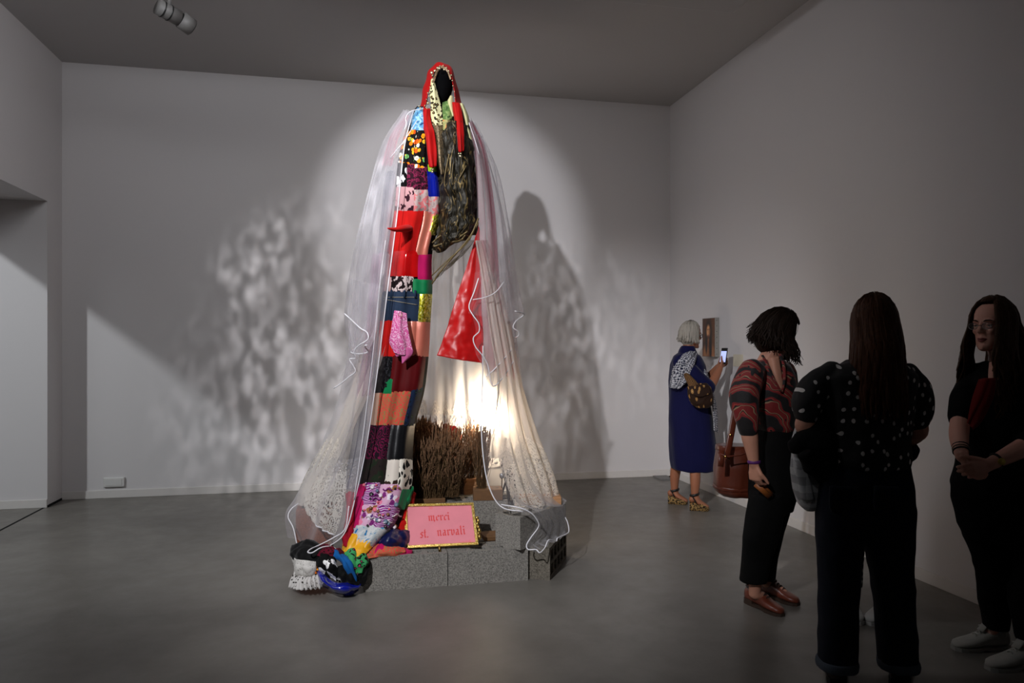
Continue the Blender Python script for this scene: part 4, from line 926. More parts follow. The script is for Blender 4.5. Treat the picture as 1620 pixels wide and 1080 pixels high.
# sign with glitter frame and blackletter words
def sign():
    A, B = P(639.5, 798, 4.62), P(749.5, 795.5, 4.62); D_ = P(642, 868, 4.47)
    pn_ = np.cross(B-A, D_-A); o0 = np.array((0, 0, CAMH)); rd = P(757.5, 862, 1.0)-o0; C_ = o0 + rd*(np.dot(A-o0, pn_)/np.dot(rd, pn_))
    t = thing('sign', (P(697, 868, 4.49)[0], P(697, 868, 4.49)[1], .20), 'pink sign in a gold glitter frame reading merci st. narvali', 'sign')
    def Q(u, v, n=0.0):          # u right, v down
        p = (A*(1-u)+B*u)*(1-v)+(D_*(1-u)+C_*u)*v; nn = np.cross(B-A, D_-A); nn /= np.linalg.norm(nn)
        if np.dot(nn, FV) > 0: nn = -nn
        return p + nn*n
    def slab(u0, v0, u1, v1, n0, n1, mb=None):
        mb = mb or MB(); pts = [Q(u, v, n) for n in (n0, n1) for (u, v) in ((u0, v1), (u1, v1), (u1, v0), (u0, v0))]
        return mb.add(pts, [(3,2,1,0),(4,5,6,7),(0,1,5,4),(1,2,6,5),(2,3,7,6),(3,0,4,7)])
    b = NB('pink_card'); v = b.coord('Object'); f = b.noise(v, 9, 4, .6)
    col = b.ramp(f, [(.35, lin((214, 118, 130))), (.58, lin((220, 122, 134))), (.72, lin((226, 96, 92)))]); pink = b.fin(col, .6)
    glit = fabric('gold_glitter', 'sequin', [(90, 64, 8), (176, 130, 22), (255, 236, 150)], 420, .3, uv='Object', metal=.6)
    obj('panel', slab(.02, .03, .98, .97, 0, .006), pink, t, False)
    fw, fh = .042, .062
    for (a, b_, c, d) in ((0, 0, 1, fh), (0, 1-fh, 1, 1), (0, fh, fw, 1-fh), (1-fw, fh, 1, 1-fh)):
        o = obj('frame', slab(a, b_, c, d, -.004, .014), glit, t, False); o.modifiers.new('b', 'BEVEL').width = .002
    ink = plain('red_ink', (208, 40, 44), .6, .15, 60)
    # broad-nib strokes: each letter is a list of polylines in a box of width w, x-height 0..1
    S = {'m': (1.55, [[(.0,.85),(.12,1.0),(.2,.9),(.2,.12),(.32,.0)],[(.2,.8),(.5,1.02),(.66,.9),(.66,.12),(.78,.0)],[(.66,.8),(.96,1.02),(1.12,.9),(1.12,.1),(1.3,-.02),(1.2,-.25)]]),
         'n': (1.1, [[(.0,.85),(.12,1.0),(.2,.9),(.2,.12),(.32,.0)],[(.2,.8),(.5,1.02),(.68,.9),(.68,.12),(.82,.0)]]),
         'e': (.85, [[(.5,1.0),(.15,.8),(.12,.2),(.35,.0),(.62,.18)],[(.5,1.0),(.66,.78),(.2,.42)]]),
         'r': (.8, [[(.0,.85),(.12,1.0),(.2,.9),(.2,.12),(.34,.0)],[(.2,.78),(.5,1.02),(.66,.86)]]),
         'c': (.78, [[(.62,.84),(.42,1.0),(.14,.8),(.12,.2),(.35,.0),(.62,.16)]]),
         'i': (.5, [[(.0,.85),(.12,1.0),(.2,.9),(.2,.12),(.34,.0)],[(.10,1.50),(.28,1.34)]]),
         'j': (.5, [[(.0,.85),(.12,1.0),(.22,.9),(.22,.0),(.05,-.3)],[(.12,1.36),(.32,1.5)]]),
         's': (.78, [[(.6,.86),(.36,1.02),(.14,.78),(.56,.34),(.4,.0),(.08,.12)]]),
         't': (.62, [[(.24,1.45),(.22,.9),(.22,.14),(.36,.0),(.5,.12)],[(.04,.92),(.46,.96)]]),
         '.': (.42, [[(.06,.14),(.22,.0)]]),
         'a': (.95, [[(.1,.86),(.34,1.0),(.56,.88),(.56,.14),(.72,.0)],[(.56,.56),(.18,.5),(.12,.14),(.32,.0),(.56,.2)]]),
         'v': (.95, [[(.0,.88),(.12,1.02),(.2,.88),(.2,.14),(.42,.0)],[(.42,.86),(.58,1.0),(.68,.8),(.66,.3),(.42,.0)]]),
         'l': (.66, [[(.06,1.5),(.2,1.62),(.24,1.45),(.22,.14),(.38,.0)]]), ' ': (.7, [])}
    def word(txt, u0, v0, h, wsc):
        x = u0
        for ch in txt:
            w, st = S[ch]; mb = MB()
            nx, ny = .12, .085
            for pl_ in st:
                for (ax, ay), (bx_, by) in zip(pl_[:-1], pl_[1:]):
                    pts = [(ax-nx, ay-ny), (ax+nx, ay+ny), (bx_-nx, by-ny), (bx_+nx, by+ny)]
                    ctr = (sum(p[0] for p in pts)/4, sum(p[1] for p in pts)/4); pts.sort(key=lambda p: math.atan2(p[1]-ctr[1], p[0]-ctr[0]))
                    lo = [Q(x+p[0]*wsc, v0-p[1]*h-(x-.3)*.03, .0058) for p in pts]; hi = [Q(x+p[0]*wsc, v0-p[1]*h-(x-.3)*.03, .0072) for p in pts]
                    mb.add(lo+hi, [(0,1,2,3)[::-1],(4,5,6,7),(0,1,5,4),(1,2,6,5),(2,3,7,6),(3,0,4,7)])
            if st: obj('letter', mb, ink, t, False)
            x += w*wsc
    word('merci', .335, .40, .115, .068)
    word('st.', .205, .775, .125, .068); word('narvali', .445, .755, .125, .0665)
    # little gold stand foot and backing easel leg
    f0 = P(695, 866, 4.47); obj('stand_foot', MB().tube([f0+np.array((0, 0, .012)), np.array((f0[0], f0[1]-.02, .19))], .008, 10, hint=(1, 0, 0)), M['gold'], t)
    m0 = Q(.5, .3, -.006); obj('easel_leg', MB().tube([m0, np.array((m0[0], m0[1]+.06, .205))], .007, 8, hint=(1, 0, 0)), M['gold'], t)
    pl0 = Q(1.02, .50, -.02); gm = MB()
    for k in range(7): gm.ball(Q(1.02+.012*math.sin(k*2.1), .36+.075*k, -.012), (.012, .010, .016), 8, 5)
    obj('gold_ornament', gm, M['gold'], t)
sign()
# warm lamp inside the tent, behind the lavender, and the crumpled red cloth before it
LMP = P(766, 672, 5.12)
t = thing('lamp', (LMP[0], LMP[1], 0), 'glowing bare lamp on a stand inside the white tent behind the lavender', 'lamp')
obj('lamp_stand', MB().tube([(LMP[0], LMP[1], 0), (LMP[0], LMP[1], LMP[2]-.09)], .010, 8, hint=(1, 0, 0)), M['black'], t)
obj('lamp_base', MB().tube([(LMP[0], LMP[1], 0), (LMP[0], LMP[1], .015)], .09, 16, hint=(1, 0, 0)), M['black'], t)
obj('socket', MB().tube([(LMP[0], LMP[1], LMP[2]-.1), (LMP[0], LMP[1], LMP[2]-.045)], .02, 12, hint=(1, 0, 0)), M['black'], t)
mb = MB().ball(LMP, (.045, .045, .055), 16, 12); obj('bulb', mb, glow('lamp_glow', (255, 226, 190), 30.0), t)
pl_ = bpy.data.lights.new('tent_lamp', 'SPOT'); po = bpy.data.objects.new('tent_lamp', pl_); COL.objects.link(po)
po.location = tuple(LMP + ZV*.03); aim(po, LMP + FV*.75 + RV*.45 + ZV*.05); pl_.spot_size = RAD(172); pl_.spot_blend = .35; pl_.energy = 190; pl_.color = (1.0, .84, .66); pl_.shadow_soft_size = .05
cc = P(713, 690, 5.25); RC = thing('red_cloth', (cc[0], cc[1], .43), 'crumpled dark red and pink cloth on a stick before the lamp', 'cloth')
mb = MB(); mb.ball(P(711, 685, 5.25), (.045, .035, .055), 14, 10); mb.ball(P(705, 677, 5.25), (.02, .02, .035), 10, 8); mb.ball(P(719, 680, 5.25), (.02, .02, .03), 10, 8)
obj('cloth_knot', None, plain('dark_red_cloth', (128, 22, 18), .8), RC, mesh=voxel(mb, .007, 2, (.008, 30, (1, 1, 1))))
mb = MB(); mb.ball(P(724, 694, 5.26), (.03, .02, .07), 12, 10); obj('cloth_tail', None, plain('salmon_cloth', (220, 120, 104), .8), RC, mesh=voxel(mb, .007, 2, (.007, 30, (1, 1, 1))))
obj('stick', MB().tube([(cc[0], cc[1], .43), (cc[0], cc[1], P(713, 690, 5.25)[2])], .006, 6, hint=(1, 0, 0)), LAVS, RC)
wc = P(672, 690, 5.3)
o, g = sheet('white_cloth', [[(654, 668, .36), (662, 664, .32), (676, 668, .34), (694, 672, .4)], [(654, 684, .34), (664, 684, .28), (678, 684, .31), (696, 686, .38)], [(654, 704, .36), (664, 712, .28), (678, 700, .32), (694, 700, .4)]], 40, 24, plain('white_cotton', (225, 222, 220), .9), SCP, [(.006, .012, 5, 0)], .01, .003)
# cable of fairy lights on the block at right
mb = MB().tube([P(x, y, d) for x, y, d in ((760, 838, 4.7), (772, 842, 4.68), (783, 836, 4.64), (790, 842, 4.62))], .004, 6)
# hanging silver ornaments and twisted stems seen through the right-hand tulle
SIL = plain('silver_foil', (205, 205, 210), .2, .2, metal=.8)
for (x, y, r, lb) in ((794, 752, .022, 'small silver bauble behind the right tulle, left one'), (806, 748, .03, 'larger pale silver bauble behind the right tulle, right one')):
    c = P(x, y, 4.98); tt = thing('bauble', c - np.array((0, 0, r)), lb, 'ornament', 'silver baubles'); obj('ball', MB().ball(c, (r*.8, r*.8, r), 14, 10), SIL, tt)
    obj('stem', MB().tube([c, np.array((c[0], c[1], .405))], .004, 6, hint=(1, 0, 0)), LAVS, tt)
for k, pts in enumerate(([(806, 792, 4.9), (800, 760, 4.95), (794, 735, 5.0), (798, 712, 5.0), (800, 695, 5.0)], [(792, 790, 4.95), (799, 765, 4.95), (806, 750, 4.95)], [(812, 795, 4.9), (816, 770, 4.95), (808, 740, 5.0)])):
    pp = [P(*p) for p in pts]; tt = thing('twig', (pp[0][0], pp[0][1], .40), ['tall dark curled twig behind the right tulle', 'short leaning twig behind the right tulle', 'bent twig at the right behind the tulle'][k], 'twig', 'twigs behind the tulle')
    pp = [np.array((pp[0][0], pp[0][1], .40))] + list(catmull(np.array(pp), 10))[1:]
    obj('stem', MB().tube(pp, list(np.linspace(.009, .004, len(pp))), 6, hint=(1, 0, 0)), plain('dark_twig', (46, 34, 26), .8), tt)
    obj('bud', MB().ball(pp[-1], (.008, .008, .014), 8, 6), plain('dark_bud', (40, 30, 24), .8), tt)
# ------------------------------------------------------------------ people
def skin_mat(name, c, tattoo=None):
    b = NB(name); v = b.coord('Object'); f = b.noise(v, 16, 3); c = lin(c)
    col = b.mix(f, tuple(x*.88 for x in c[:3])+(1,), c)
    if tattoo is not None:      # small round ink motif on the skin
        ds = b.n('ShaderNodeVectorMath', {0: v}, operation='DISTANCE'); ds.inputs[1].default_value = tuple(tattoo)
        m = b.math('MULTIPLY', b.math('LESS_THAN', ds.outputs['Value'], .024), b.math('GREATER_THAN', b.noise(v, 150, 2), .45)); col = b.mix(b.math('MULTIPLY', m, .75), col, lin((60, 50, 50))); b.b.inputs['Subsurface Weight'].default_value = .08
    b.b.inputs['Subsurface Radius'].default_value = (.01, .004, .002); return b.fin(col, .5, spec=.35)
def hair_mat(name, c1, c2):
    b = NB(name); v = b.coord('Object', (1, 1, .12)); f = b.noise(v, 130, 3.0, .6)
    col = b.mix(f, lin(c1), lin(c2)); b.bump(f, .4, .004); return b.fin(col, .55, spec=.12)

def face_dir(deg):     # 0 = away from the camera, +90 = to the right of the picture
    a = RAD(deg); return RV*math.sin(a)+FV*math.cos(a), RV*math.cos(a)-FV*math.sin(a)

def head_matrix(H, yaw, pitch, roll=0.0):
    y, x = face_dir(yaw); z = ZV
    y2 = y*math.cos(RAD(pitch)) + z*math.sin(RAD(pitch)); z2 = np.cross(x, y2)
    x3 = x*math.cos(RAD(roll)) + z2*math.sin(RAD(roll)); z3 = np.cross(x3, y2)
    return np.stack((x3, y2, z3), 1), np.asarray(H, float)

HEAD_ROWS = [(-.117, .014, .074, .050), (-.108, .030, .086, .028), (-.090, .045, .089, .0), (-.065, .055, .087, -.035), (-.035, .063, .086, -.066), (0, .069, .085, -.086), (.03, .073, .087, -.096), (.06, .073, .084, -.097), (.085, .066, .072, -.088), (.103, .050, .050, -.067), (.113, .028, .022, -.042), (.117, .010, -.002, -.020)]
def add_head(mb, HM, s=1.0):
    R, H = HM
    T = lambda p: H + (R @ (np.asarray(p, float)*s).T).T
    rs = []
    for (z, hw, yf, yb) in HEAD_ROWS:
        a = np.arange(24)*2*math.pi/24; cy, hd = (yf+yb)/2, (yf-yb)/2
        rs.append(T(np.stack((np.sign(np.cos(a))*np.abs(np.cos(a))**.92*hw, cy+np.sin(a)*hd, np.full(24, z)), 1)))
    mb.rings(rs)
    mb.tube([T((0, .080, .022)), T((0, .092, .004)), T((0, .101, -.016)), T((0, .099, -.026))], [.008*s, .0095*s, .0125*s, .010*s], 10, hint=tuple(R[:, 0]))
    for sx in (-1, 1):
        mb.ball(T((sx*.011, .092, -.024)), .0085*s, 8, 6)
        mb.tube([T((sx*.012, .083, .024)), T((sx*.032, .079, .029)), T((sx*.05, .066, .024))], .008*s, 8)
        mb.ball(T((sx*.036, .066, -.02)), (.02*s, .016*s, .018*s), 10, 8)
        mb.ball(T((sx*.073, -.008, -.005)), (.008*s, .019*s, .031*s), 10, 8, mat=R)
    mb.ball(T((0, .083, -.100)), .016*s, 10, 8)
    mb.tube([T((-.022, .079, -.058)), T((0, .090, -.053)), T((.022, .079, -.058))], [.004*s, .007*s, .004*s], 8)
    mb.tube([T((-.020, .079, -.064)), T((0, .088, -.068)), T((.020, .079, -.064))], [.004*s, .0075*s, .004*s], 8)
    return T

def add_hand(mb, wrist, d, pn, side, curl=(20, 30, 20), sc=1.0, splay=.05, thumb=40):
    """d: wrist to knuckles; pn: out of the palm; side +1 puts the thumb along d x pn"""
    d = np.asarray(d, float); d /= np.linalg.norm(d); pn = np.asarray(pn, float); pn -= d*np.dot(pn, d); pn /= np.linalg.norm(pn)
    lt = np.cross(d, pn)*side; w = np.asarray(wrist, float)
    mb.tube([w-d*.02*sc, w+d*.02*sc, w+d*.05*sc, w+d*.088*sc], [(.027*sc, .020*sc), (.032*sc, .017*sc), (.040*sc, .0155*sc), (.038*sc, .012*sc)], 14, hint=tuple(pn))
    for k, (off, ln, r) in enumerate(((.029, .072, .0090), (.0095, .080, .0092), (-.010, .075, .0088), (-.028, .060, .0078))):
        p = w + d*(.084-.004*abs(k-1))*sc + lt*off*sc; dirf = d + lt*(splay*(1.5-k)*.6); dirf /= np.linalg.norm(dirf); pts = [p - d*.02*sc, p]; ang = 0; q = p
        for sgi, (cu, fr) in enumerate(zip(curl, (.45, .31, .24))):
            ang += RAD(cu*(1+.12*k)); dd = dirf*math.cos(ang) + pn*math.sin(ang); q = q + dd*ln*fr*sc; pts.append(q)
        mb.tube(pts, [r*sc, r*1.03*sc, r*.95*sc, r*.86*sc, r*.72*sc], 9, hint=tuple(lt), roundcap=True)
    b0 = w + d*.018*sc + lt*.020*sc; td = d*math.cos(RAD(thumb)) + lt*math.sin(RAD(thumb)); td2 = td*.85 + pn*.5; td2 /= np.linalg.norm(td2)
    mb.tube([b0, b0+td*.040*sc, b0+td*.040*sc+td2*.032*sc, b0+td*.040*sc+td2*.032*sc+(td2*.9+d*.4)*.022*sc], [.014*sc, .0125*sc, .0105*sc, .0075*sc], 9, hint=tuple(pn), roundcap=True)

def limb(mb, pts, rad, n=14, k=10):
    p = catmull(np.array(pts, float), k) if len(pts) > 2 else np.array(pts, float)
    r = catmull(np.array([[x, x] if not hasattr(x, '__len__') else x for x in rad], float), len(p))
    return mb.tube(p, [tuple(x) for x in r], n, roundcap=True)

def sock_eyes(me, T, s, R):
    n = len(me.vertices); co = np.zeros(n*3, np.float32); me.vertices.foreach_get('co', co); co = co.reshape(-1, 3).astype(float)
    for sx in (-1, 1):
        c = T((sx*.031, .083, .006)); w = np.exp(-((co-c)**2).sum(1)/(2*(.0115*s)**2)); co -= np.outer(w, R[:, 1])*.0085*s
    me.vertices.foreach_set('co', co.ravel().astype(np.float32)); me.update()

EYEW = plain('eye_white', (214, 208, 202), .25, .02); IRIS = plain('iris', (52, 36, 26), .2, .1); LIP = plain('lips', (150, 74, 72), .45, .1)
def face_bits(root, T, R, s, brow, lips=True):
    for sx in (-1, 1):
        c = T((sx*.031, .0700, .006)); obj('eye', MB().ball(c, .0098*s, 14, 10), EYEW, root)
        c2 = T((sx*.031, .0763, .006)); obj('iris', MB().ball(c2, (.0050*s, .0050*s, .0050*s), 10, 8), IRIS, root)
        for zz, rr in ((.0125, .0048), (-.0025, .0032)):
            obj('eyelid', MB().tube([T((sx*.018, .0775, .005+(zz-.005)*.4)), T((sx*.025, .0785, zz)), T((sx*.032, .0792, zz+.0005)), T((sx*.039, .0765, zz-.001)), T((sx*.045, .074, .005+(zz-.005)*.3))], [.001*s, rr*s, rr*s, rr*s, .001*s], 6), root['_skin'] if False else SKINS[root.name], root)
        obj('eyebrow', MB().tube([T((sx*.013, .0905, .025)), T((sx*.026, .0905, .031)), T((sx*.040, .084, .031)), T((sx*.052, .072, .026))], [.0022*s, .0032*s, .0028*s, .001*s], 6), brow, root)
    if lips:
        obj('lips', MB().tube([T((-.023, .0815, -.0585)), T((-.011, .0925, -.0555)), T((0, .0975, -.0570)), T((.011, .0925, -.0555)), T((.023, .0815, -.0585))], [.0012*s, .0036*s, .0030*s, .0036*s, .0012*s], 8).tube([T((-.021, .0815, -.0605)), T((-.010, .0915, -.0655)), T((0, .0955, -.0665)), T((.010, .0915, -.0655)), T((.021, .0815, -.0605))], [.0012*s, .0042*s, .0048*s, .0042*s, .0012*s], 8), LIP, root)
SKINS = {}

def hair(root, HM, s, mat, n, faceang, length, seed, flare=.02, wave=(.006, 18), thick=.014, fringe=0.0, part=0.0, back_off=0.0, fwd_off=0.0, drop0=92, name='hair', front_len=None, lift=1.0):
    """overlapping tapered locks combed from the crown over the skull, then hanging"""
    R, H = HM; rnd = random.Random(seed); mb = MB()
    T = lambda p: H + R @ (np.asarray(p, float)*s)
    e = np.array((.083, .103, .122))*lift; c0 = np.array((0, -.008, 0.004))
    mb.ball(T(c0 + np.array((0, -.012, .004))), np.array((.078, .092, .116))*s*lift, 20, 12, mat=R)
    for k in range(n):
        az = rnd.uniform(-180, 180); lay = rnd.random()
        infront = abs(az) < faceang
        th1 = drop0 if not infront else max(30, fringe*rnd.uniform(.8, 1.1))
        th0 = rnd.uniform(2, 55 if not infront else 20); k_ = 1.0 + .05*lay
        pts = []
        for th in np.linspace(th0, th1, 7):
            a = RAD(az + part*(1-th/th1)); t = RAD(th); pts.append(T(c0 + np.array((math.sin(a)*math.sin(t), math.cos(a)*math.sin(t), math.cos(t)))*e*k_))
        out = R @ np.array((math.sin(RAD(az)), math.cos(RAD(az)), 0)); out[2] = 0; out /= np.linalg.norm(out)+1e-9
        L = (length if not infront else length*.0)*rnd.uniform(.84, 1.06)
        if front_len is not None and faceang <= abs(az) < faceang+38: L = front_len*rnd.uniform(.85, 1.05)
        if L > .01:
            q = pts[-1]; m = max(4, int(L/.035)); ph = rnd.uniform(0, 6)
            fdir = R[:, 1]*np.array((1, 1, 0))
            for i_ in range(1, m+1):
                t = i_/m
                q2 = q + np.array((0, 0, -L*t)) + out*flare*math.sin(t*1.7) + (fdir*fwd_off if abs(az) < 105 and fwd_off else -fdir*back_off)*min(1, t*L/.12) + np.array((math.sin(ph+t*L*wave[1]), math.cos(ph*1.7+t*L*wave[1]), 0))*wave[0]*t
                pts.append(q2)
        r0 = thick*s*rnd.uniform(.75, 1.2); m = len(pts); rr = [(r0*min(1, .45+2.5*i_/m)*(1-.82*(i_/(m-1))**2.2), r0*.42*min(1, .5+2.5*i_/m)*(1-.82*(i_/(m-1))**2.2)) for i_ in range(m)]
        mb.tube(pts, rr, 6, hint=tuple(out+np.array((0, 0, .35))))
    for k in range(n//3):     # loose strands
        az = rnd.uniform(-180, 180)
        if abs(az) < faceang: continue
        pts = []
        for th in np.linspace(8, drop0, 6):
            a, t = RAD(az), RAD(th); pts.append(T(c0 + np.array((math.sin(a)*math.sin(t), math.cos(a)*math.sin(t), math.cos(t)))*e*(1.07+.05*rnd.random())))
        L = length*rnd.uniform(.5, 1.1); q = pts[-1]; out = R @ np.array((math.sin(RAD(az)), math.cos(RAD(az)), 0)); ph = rnd.uniform(0, 6)
        fdir = R[:, 1]*np.array((1, 1, 0))
        for t in (.25, .5, .75, 1.0): pts.append(q + np.array((0, 0, -L*t)) + out*flare*1.4*t + (fdir*fwd_off if abs(az) < 105 and fwd_off else -fdir*back_off)*min(1, t*L/.12) + np.array((math.sin(ph+t*5), math.cos(ph+t*4), 0))*.012*t)
        mb.tube(pts, .0012, 3)
    return obj(name, mb, mat, root)

def oxford(mb, sole, heel, toe, L_up=.09, w=.042, heel_h=.022):
    """shoe from floor points heel -> toe"""
    heel, toe = np.asarray(heel, float), np.asarray(toe, float); a = toe-heel; L = np.linalg.norm(a[:2]); a = a/np.linalg.norm(a); sd = np.cross(a, ZV)
    n = 16; an = np.arange(n)*2*math.pi/n
    rows = [(0, .55, .05, .085), (.06, .78, .04, .10), (.2, .86, .03, .10), (.36, .84, .03, .096), (.5, .9, .026, .078), (.66, 1.0, .022, .060), (.82, .95, .02, .05), (.93, .75, .02, .044), (1.0, .35, .022, .034)]
    rs = []
    for (t, k, zb, zt) in rows:
        c = heel + a*L*t; zc, hz = (zt+.012)/2, (zt-.012)/2
        rs.append(c + np.outer(np.cos(an)*w*k, sd) + np.outer(np.sign(np.sin(an))*np.abs(np.sin(an))**.8*hz+zc, ZV))
    mb.rings(rs)
    rs = []
    for (t, k, zb, zt) in rows:
        c = heel + a*(L*t*1.02-.002); k = k*1.06
        rs.append(np.array([c-sd*w*k, c+sd*w*k, c+sd*w*k+ZV*.016, c-sd*w*k+ZV*.016]) + ZV*(.008 if .4 < t < .55 else 0))
    sole.rings(rs)
    sole.add(*(lambda b: (b.V(), b.f))(MB().rings([np.array([heel-sd*w*k-a*.0+a*L*t, heel+sd*w*k+a*L*t, heel+sd*w*k+a*L*t+ZV*heel_h, heel-sd*w*k+a*L*t+ZV*heel_h]) for t, k in ((0, .6), (.08, .85), (.28, .88))])))
    return a, sd, L

def laces(root, heel, a, sd, L, mat, w=.012, z0=.105, col=4):
    for k in range(col):
        t = .36+.08*k; z = .094-.026*k/ (col-1) + .006; c = np.asarray(heel)+a*L*t
        obj('lace', MB().tube([c-sd*w+ZV*(z-.006), c+ZV*(z+.003), c+sd*w+ZV*(z-.006)], .0028, 6), mat, root)

def person(base, label): return thing('person', base, label, 'person')
def body(root, mb, skin, T=None, s=1.0, R=None, vox=.0052):
    me = voxel(mb, vox, 4)
    if T is not None: sock_eyes(me, T, s, R)
    SKINS[root.name] = skin
    return obj('body', None, skin, root, mesh=me)
def garment(root, name, mb, mat, vox=.009, sm=4, wr=(.006, 7, (1, 1, .6))):
    return obj(name, None, mat, root, mesh=voxel(mb, vox, sm, wr))
def Pd(D): return lambda x, y, dd=0.0: P(x, y, D+dd)

# ---------------- grey-haired woman in the blue dress
def woman_a():
    D = 6.6; p = Pd(D); skin = skin_mat('skin_tan', (150, 96, 70)); base = P(1090, 800, D); base[2] = 0
    t = person(base, 'person with short grey hair in a long blue dress photographing the small painting')
    HM = head_matrix(p(1093, 530, 0), 78, -8); mb = MB(); T = add_head(mb, HM, .95)
    mb.tube([p(1090, 545), p(1085, 560), p(1084, 568)], [.05, .052, .06], 14)
    pstack(mb, [(562, 1074, 1100, 0, .09), (575, 1068, 1108, 0, .15), (610, 1068, 1114, 0, .15), (650, 1068, 1118, 0, .15), (685, 1070, 1118, 0, .16), (700, 1074, 1114, 0, .13)], D)
    limb(mb, [p(1078, 573, -.15), p(1102, 596, -.19), p(1123, 612, -.19)], [.05, .046, .042])
    W1 = p(1139, 582, -.07); limb(mb, [p(1123, 612, -.19), p(1131, 598, -.13), W1], [.042, .040, .027])
    limb(mb, [p(1092, 573, .15), p(1108, 596, .17), p(1116, 606, .16)], [.05, .046, .042])
    W2 = p(1136, 580, .03); limb(mb, [p(1116, 606, .16), p(1126, 592, .10), W2], [.042, .038, .027])
    fd, sd_ = face_dir(85)
    add_hand(mb, W1, fd*.55+ZV*.55+FV*.3, FV*.6-fd*.5+ZV*.3, 1, (35, 45, 30), .9)
    add_hand(mb, W2, fd*.6+ZV*.4-FV*.2, -FV*.6-fd*.3+ZV*.3, -1, (30, 40, 30), .9)
    for (ax, ay, dd, hx, tx, dh, dt) in ((1099, 783, -.17, 1092, 1121, -.17, -.20), (1067, 776, .09, 1058, 1088, .09, .05)):
        limb(mb, [p(1094, 690, dd*.4), p(1098 if ax > 1080 else 1074, 725, dd*.75), p(ax+1, ay-26, dd*.95), p(ax, ay, dd)], [.07, .052, .046, .031])
        h = P(hx+3, 800, D+dh); h[2] = .085; tt = P(tx-2, 800, D+dt); tt[2] = .035
        limb(mb, [p(ax, ay-4, dd), h*.6+tt*.4+ZV*.015, tt], [.032, (.034, .026), (.036, .016)]); mb.ball(h+ZV*.01, .03)
    body(t, mb, skin, T, .95, HM[0]); face_bits(t, T, HM[0], .95, hair_mat('grey_brow', (110, 106, 100), (150, 146, 140)))
    dr = fabric('blue_dress', 'plain', [(12, 14, 58)], 7, .85, uv='Object', sheen=.1)
    mb = MB(); pstack(mb, [(556, 1077, 1096, 0, .07), (563, 1067, 1106, 0, .14), (577, 1062, 1113, 0, .185), (602, 1060, 1118, 0, .19), (632, 1060, 1120, 0, .185), (665, 1059, 1126, 0, .20), (700, 1060, 1130, -.0, .21), (728, 1062, 1133, 0, .21), (741, 1064, 1132, 0, .205)], D)
    limb(mb, [p(1077, 573, -.15), p(1100, 597, -.20), p(1120, 612, -.20)], [.075, .074, .066]); limb(mb, [p(1090, 573, .15), p(1108, 594, .17), p(1114, 604, .17)], [.075, .07, .062])
    garment(t, 'dress', mb, dr, .010, 4, (.010, 5, (1, 1, .35)))
    mb = MB(); pstack(mb, [(547, 1079, 1098, 0, .07), (553, 1075, 1100, 0, .085), (562, 1072, 1104, 0, .10)], D); garment(t, 'collar', mb, dr, .008, 2, (.004, 10, (1, 1, 1)))
    gm = hair_mat('grey_hair', (124, 118, 110), (176, 170, 160))
    hair(t, HM, .97, gm, 220, 62, .055, 5, .004, (.006, 30), .013, 46, 20, drop0=100, lift=1.02)
    fr = plain('dark_frame', (16, 14, 14), .4); R = HM[0]
    gl = MB()
    for sx in (-1, 1):
        gl.tube([T((sx*(.032+.021*math.cos(q)), .098-.004*abs(math.cos(q)), .006+.017*math.sin(q))) for q in np.linspace(0, 6.2832, 17)], .0026, 6)
        gl.tube([T((sx*.053, .094, .010)), T((sx*.074, .03, .012)), T((sx*.076, -.01, .006))], .0024, 6)
    gl.tube([T((-.011, .096, .008)), T((.011, .096, .008))], .0022, 6); obj('glasses', gl, fr, t)
    # woven scarf over the near shoulder
    sc = fabric('woven_scarf', 'check', [(16, 22, 46), (186, 186, 192)], 15, .9, thr=.55, stretch=(1, 1, 1), distort=.06, dscale=18)
    o, g = sheet('scarf', [[(1092, 556, -.14), (1098, 556, -.10), (1103, 560, -.04)], [(1080, 560, -.17), (1092, 563, -.22), (1100, 570, -.20)], [(1068, 572, -.17), (1082, 575, -.25), (1096, 582, -.24)], [(1062, 590, -.12), (1077, 594, -.24), (1090, 600, -.24)], [(1059, 606, -.1), (1070, 610, -.22), (1082, 608, -.24)], [(1059, 612, -.1), (1066, 614, -.20), (1074, 613, -.22)]], 26, 40, sc, t, [(.006, .012, 3, 0)], 0, .012, D=D)
    sheet('scarf', [[(1104, 562, -.05), (1109, 566, -.06), (1113, 572, .0)], [(1116, 600, -.17), (1120, 602, -.18), (1124, 606, -.1)], [(1126, 640, -.17), (1130, 642, -.18), (1134, 645, -.08)], [(1129, 680, -.17), (1132, 682, -.18), (1136, 684, -.08)]], 12, 30, sc, t, [(.003, .006, 2, 0)], 0, .008, D=D)
    wl = FB('wedge_leopard', 'leopard', [(140, 112, 70), (22, 16, 12)], 80, thr=.46, uv='Object', weave=False); bk = plain('black_leather', (18, 15, 14), .5)
    for (hx, tx, ax, ay, dd, dh, dt) in ((1091, 1122, 1099, 783, -.17, -.17, -.21), (1057, 1088, 1067, 776, .09, .10, .05)):
        h = P(hx, 800, D+dh); h[2] = 0; q = P(tx, 800, D+dt); q[2] = 0; a = q-h; L = np.linalg.norm(a); a /= L; s_ = np.cross(a, ZV); mb = MB(); rs = []
        for (tt, k, zt) in ((0, .7, .075), (.1, .95, .072), (.3, .9, .062), (.5, .95, .044), (.7, 1.1, .028), (.88, 1.0, .022), (1.0, .5, .022)):
            c = h+a*L*tt; zb = .0 if tt < .95 else .008; rs.append(np.array([c-s_*.036*k+ZV*zb, c+s_*.036*k+ZV*zb, c+s_*.036*k+ZV*zt, c-s_*.036*k+ZV*zt]))
        sh = obj('wedge_shoe', mb.rings(rs), wl, t)
        rs = []
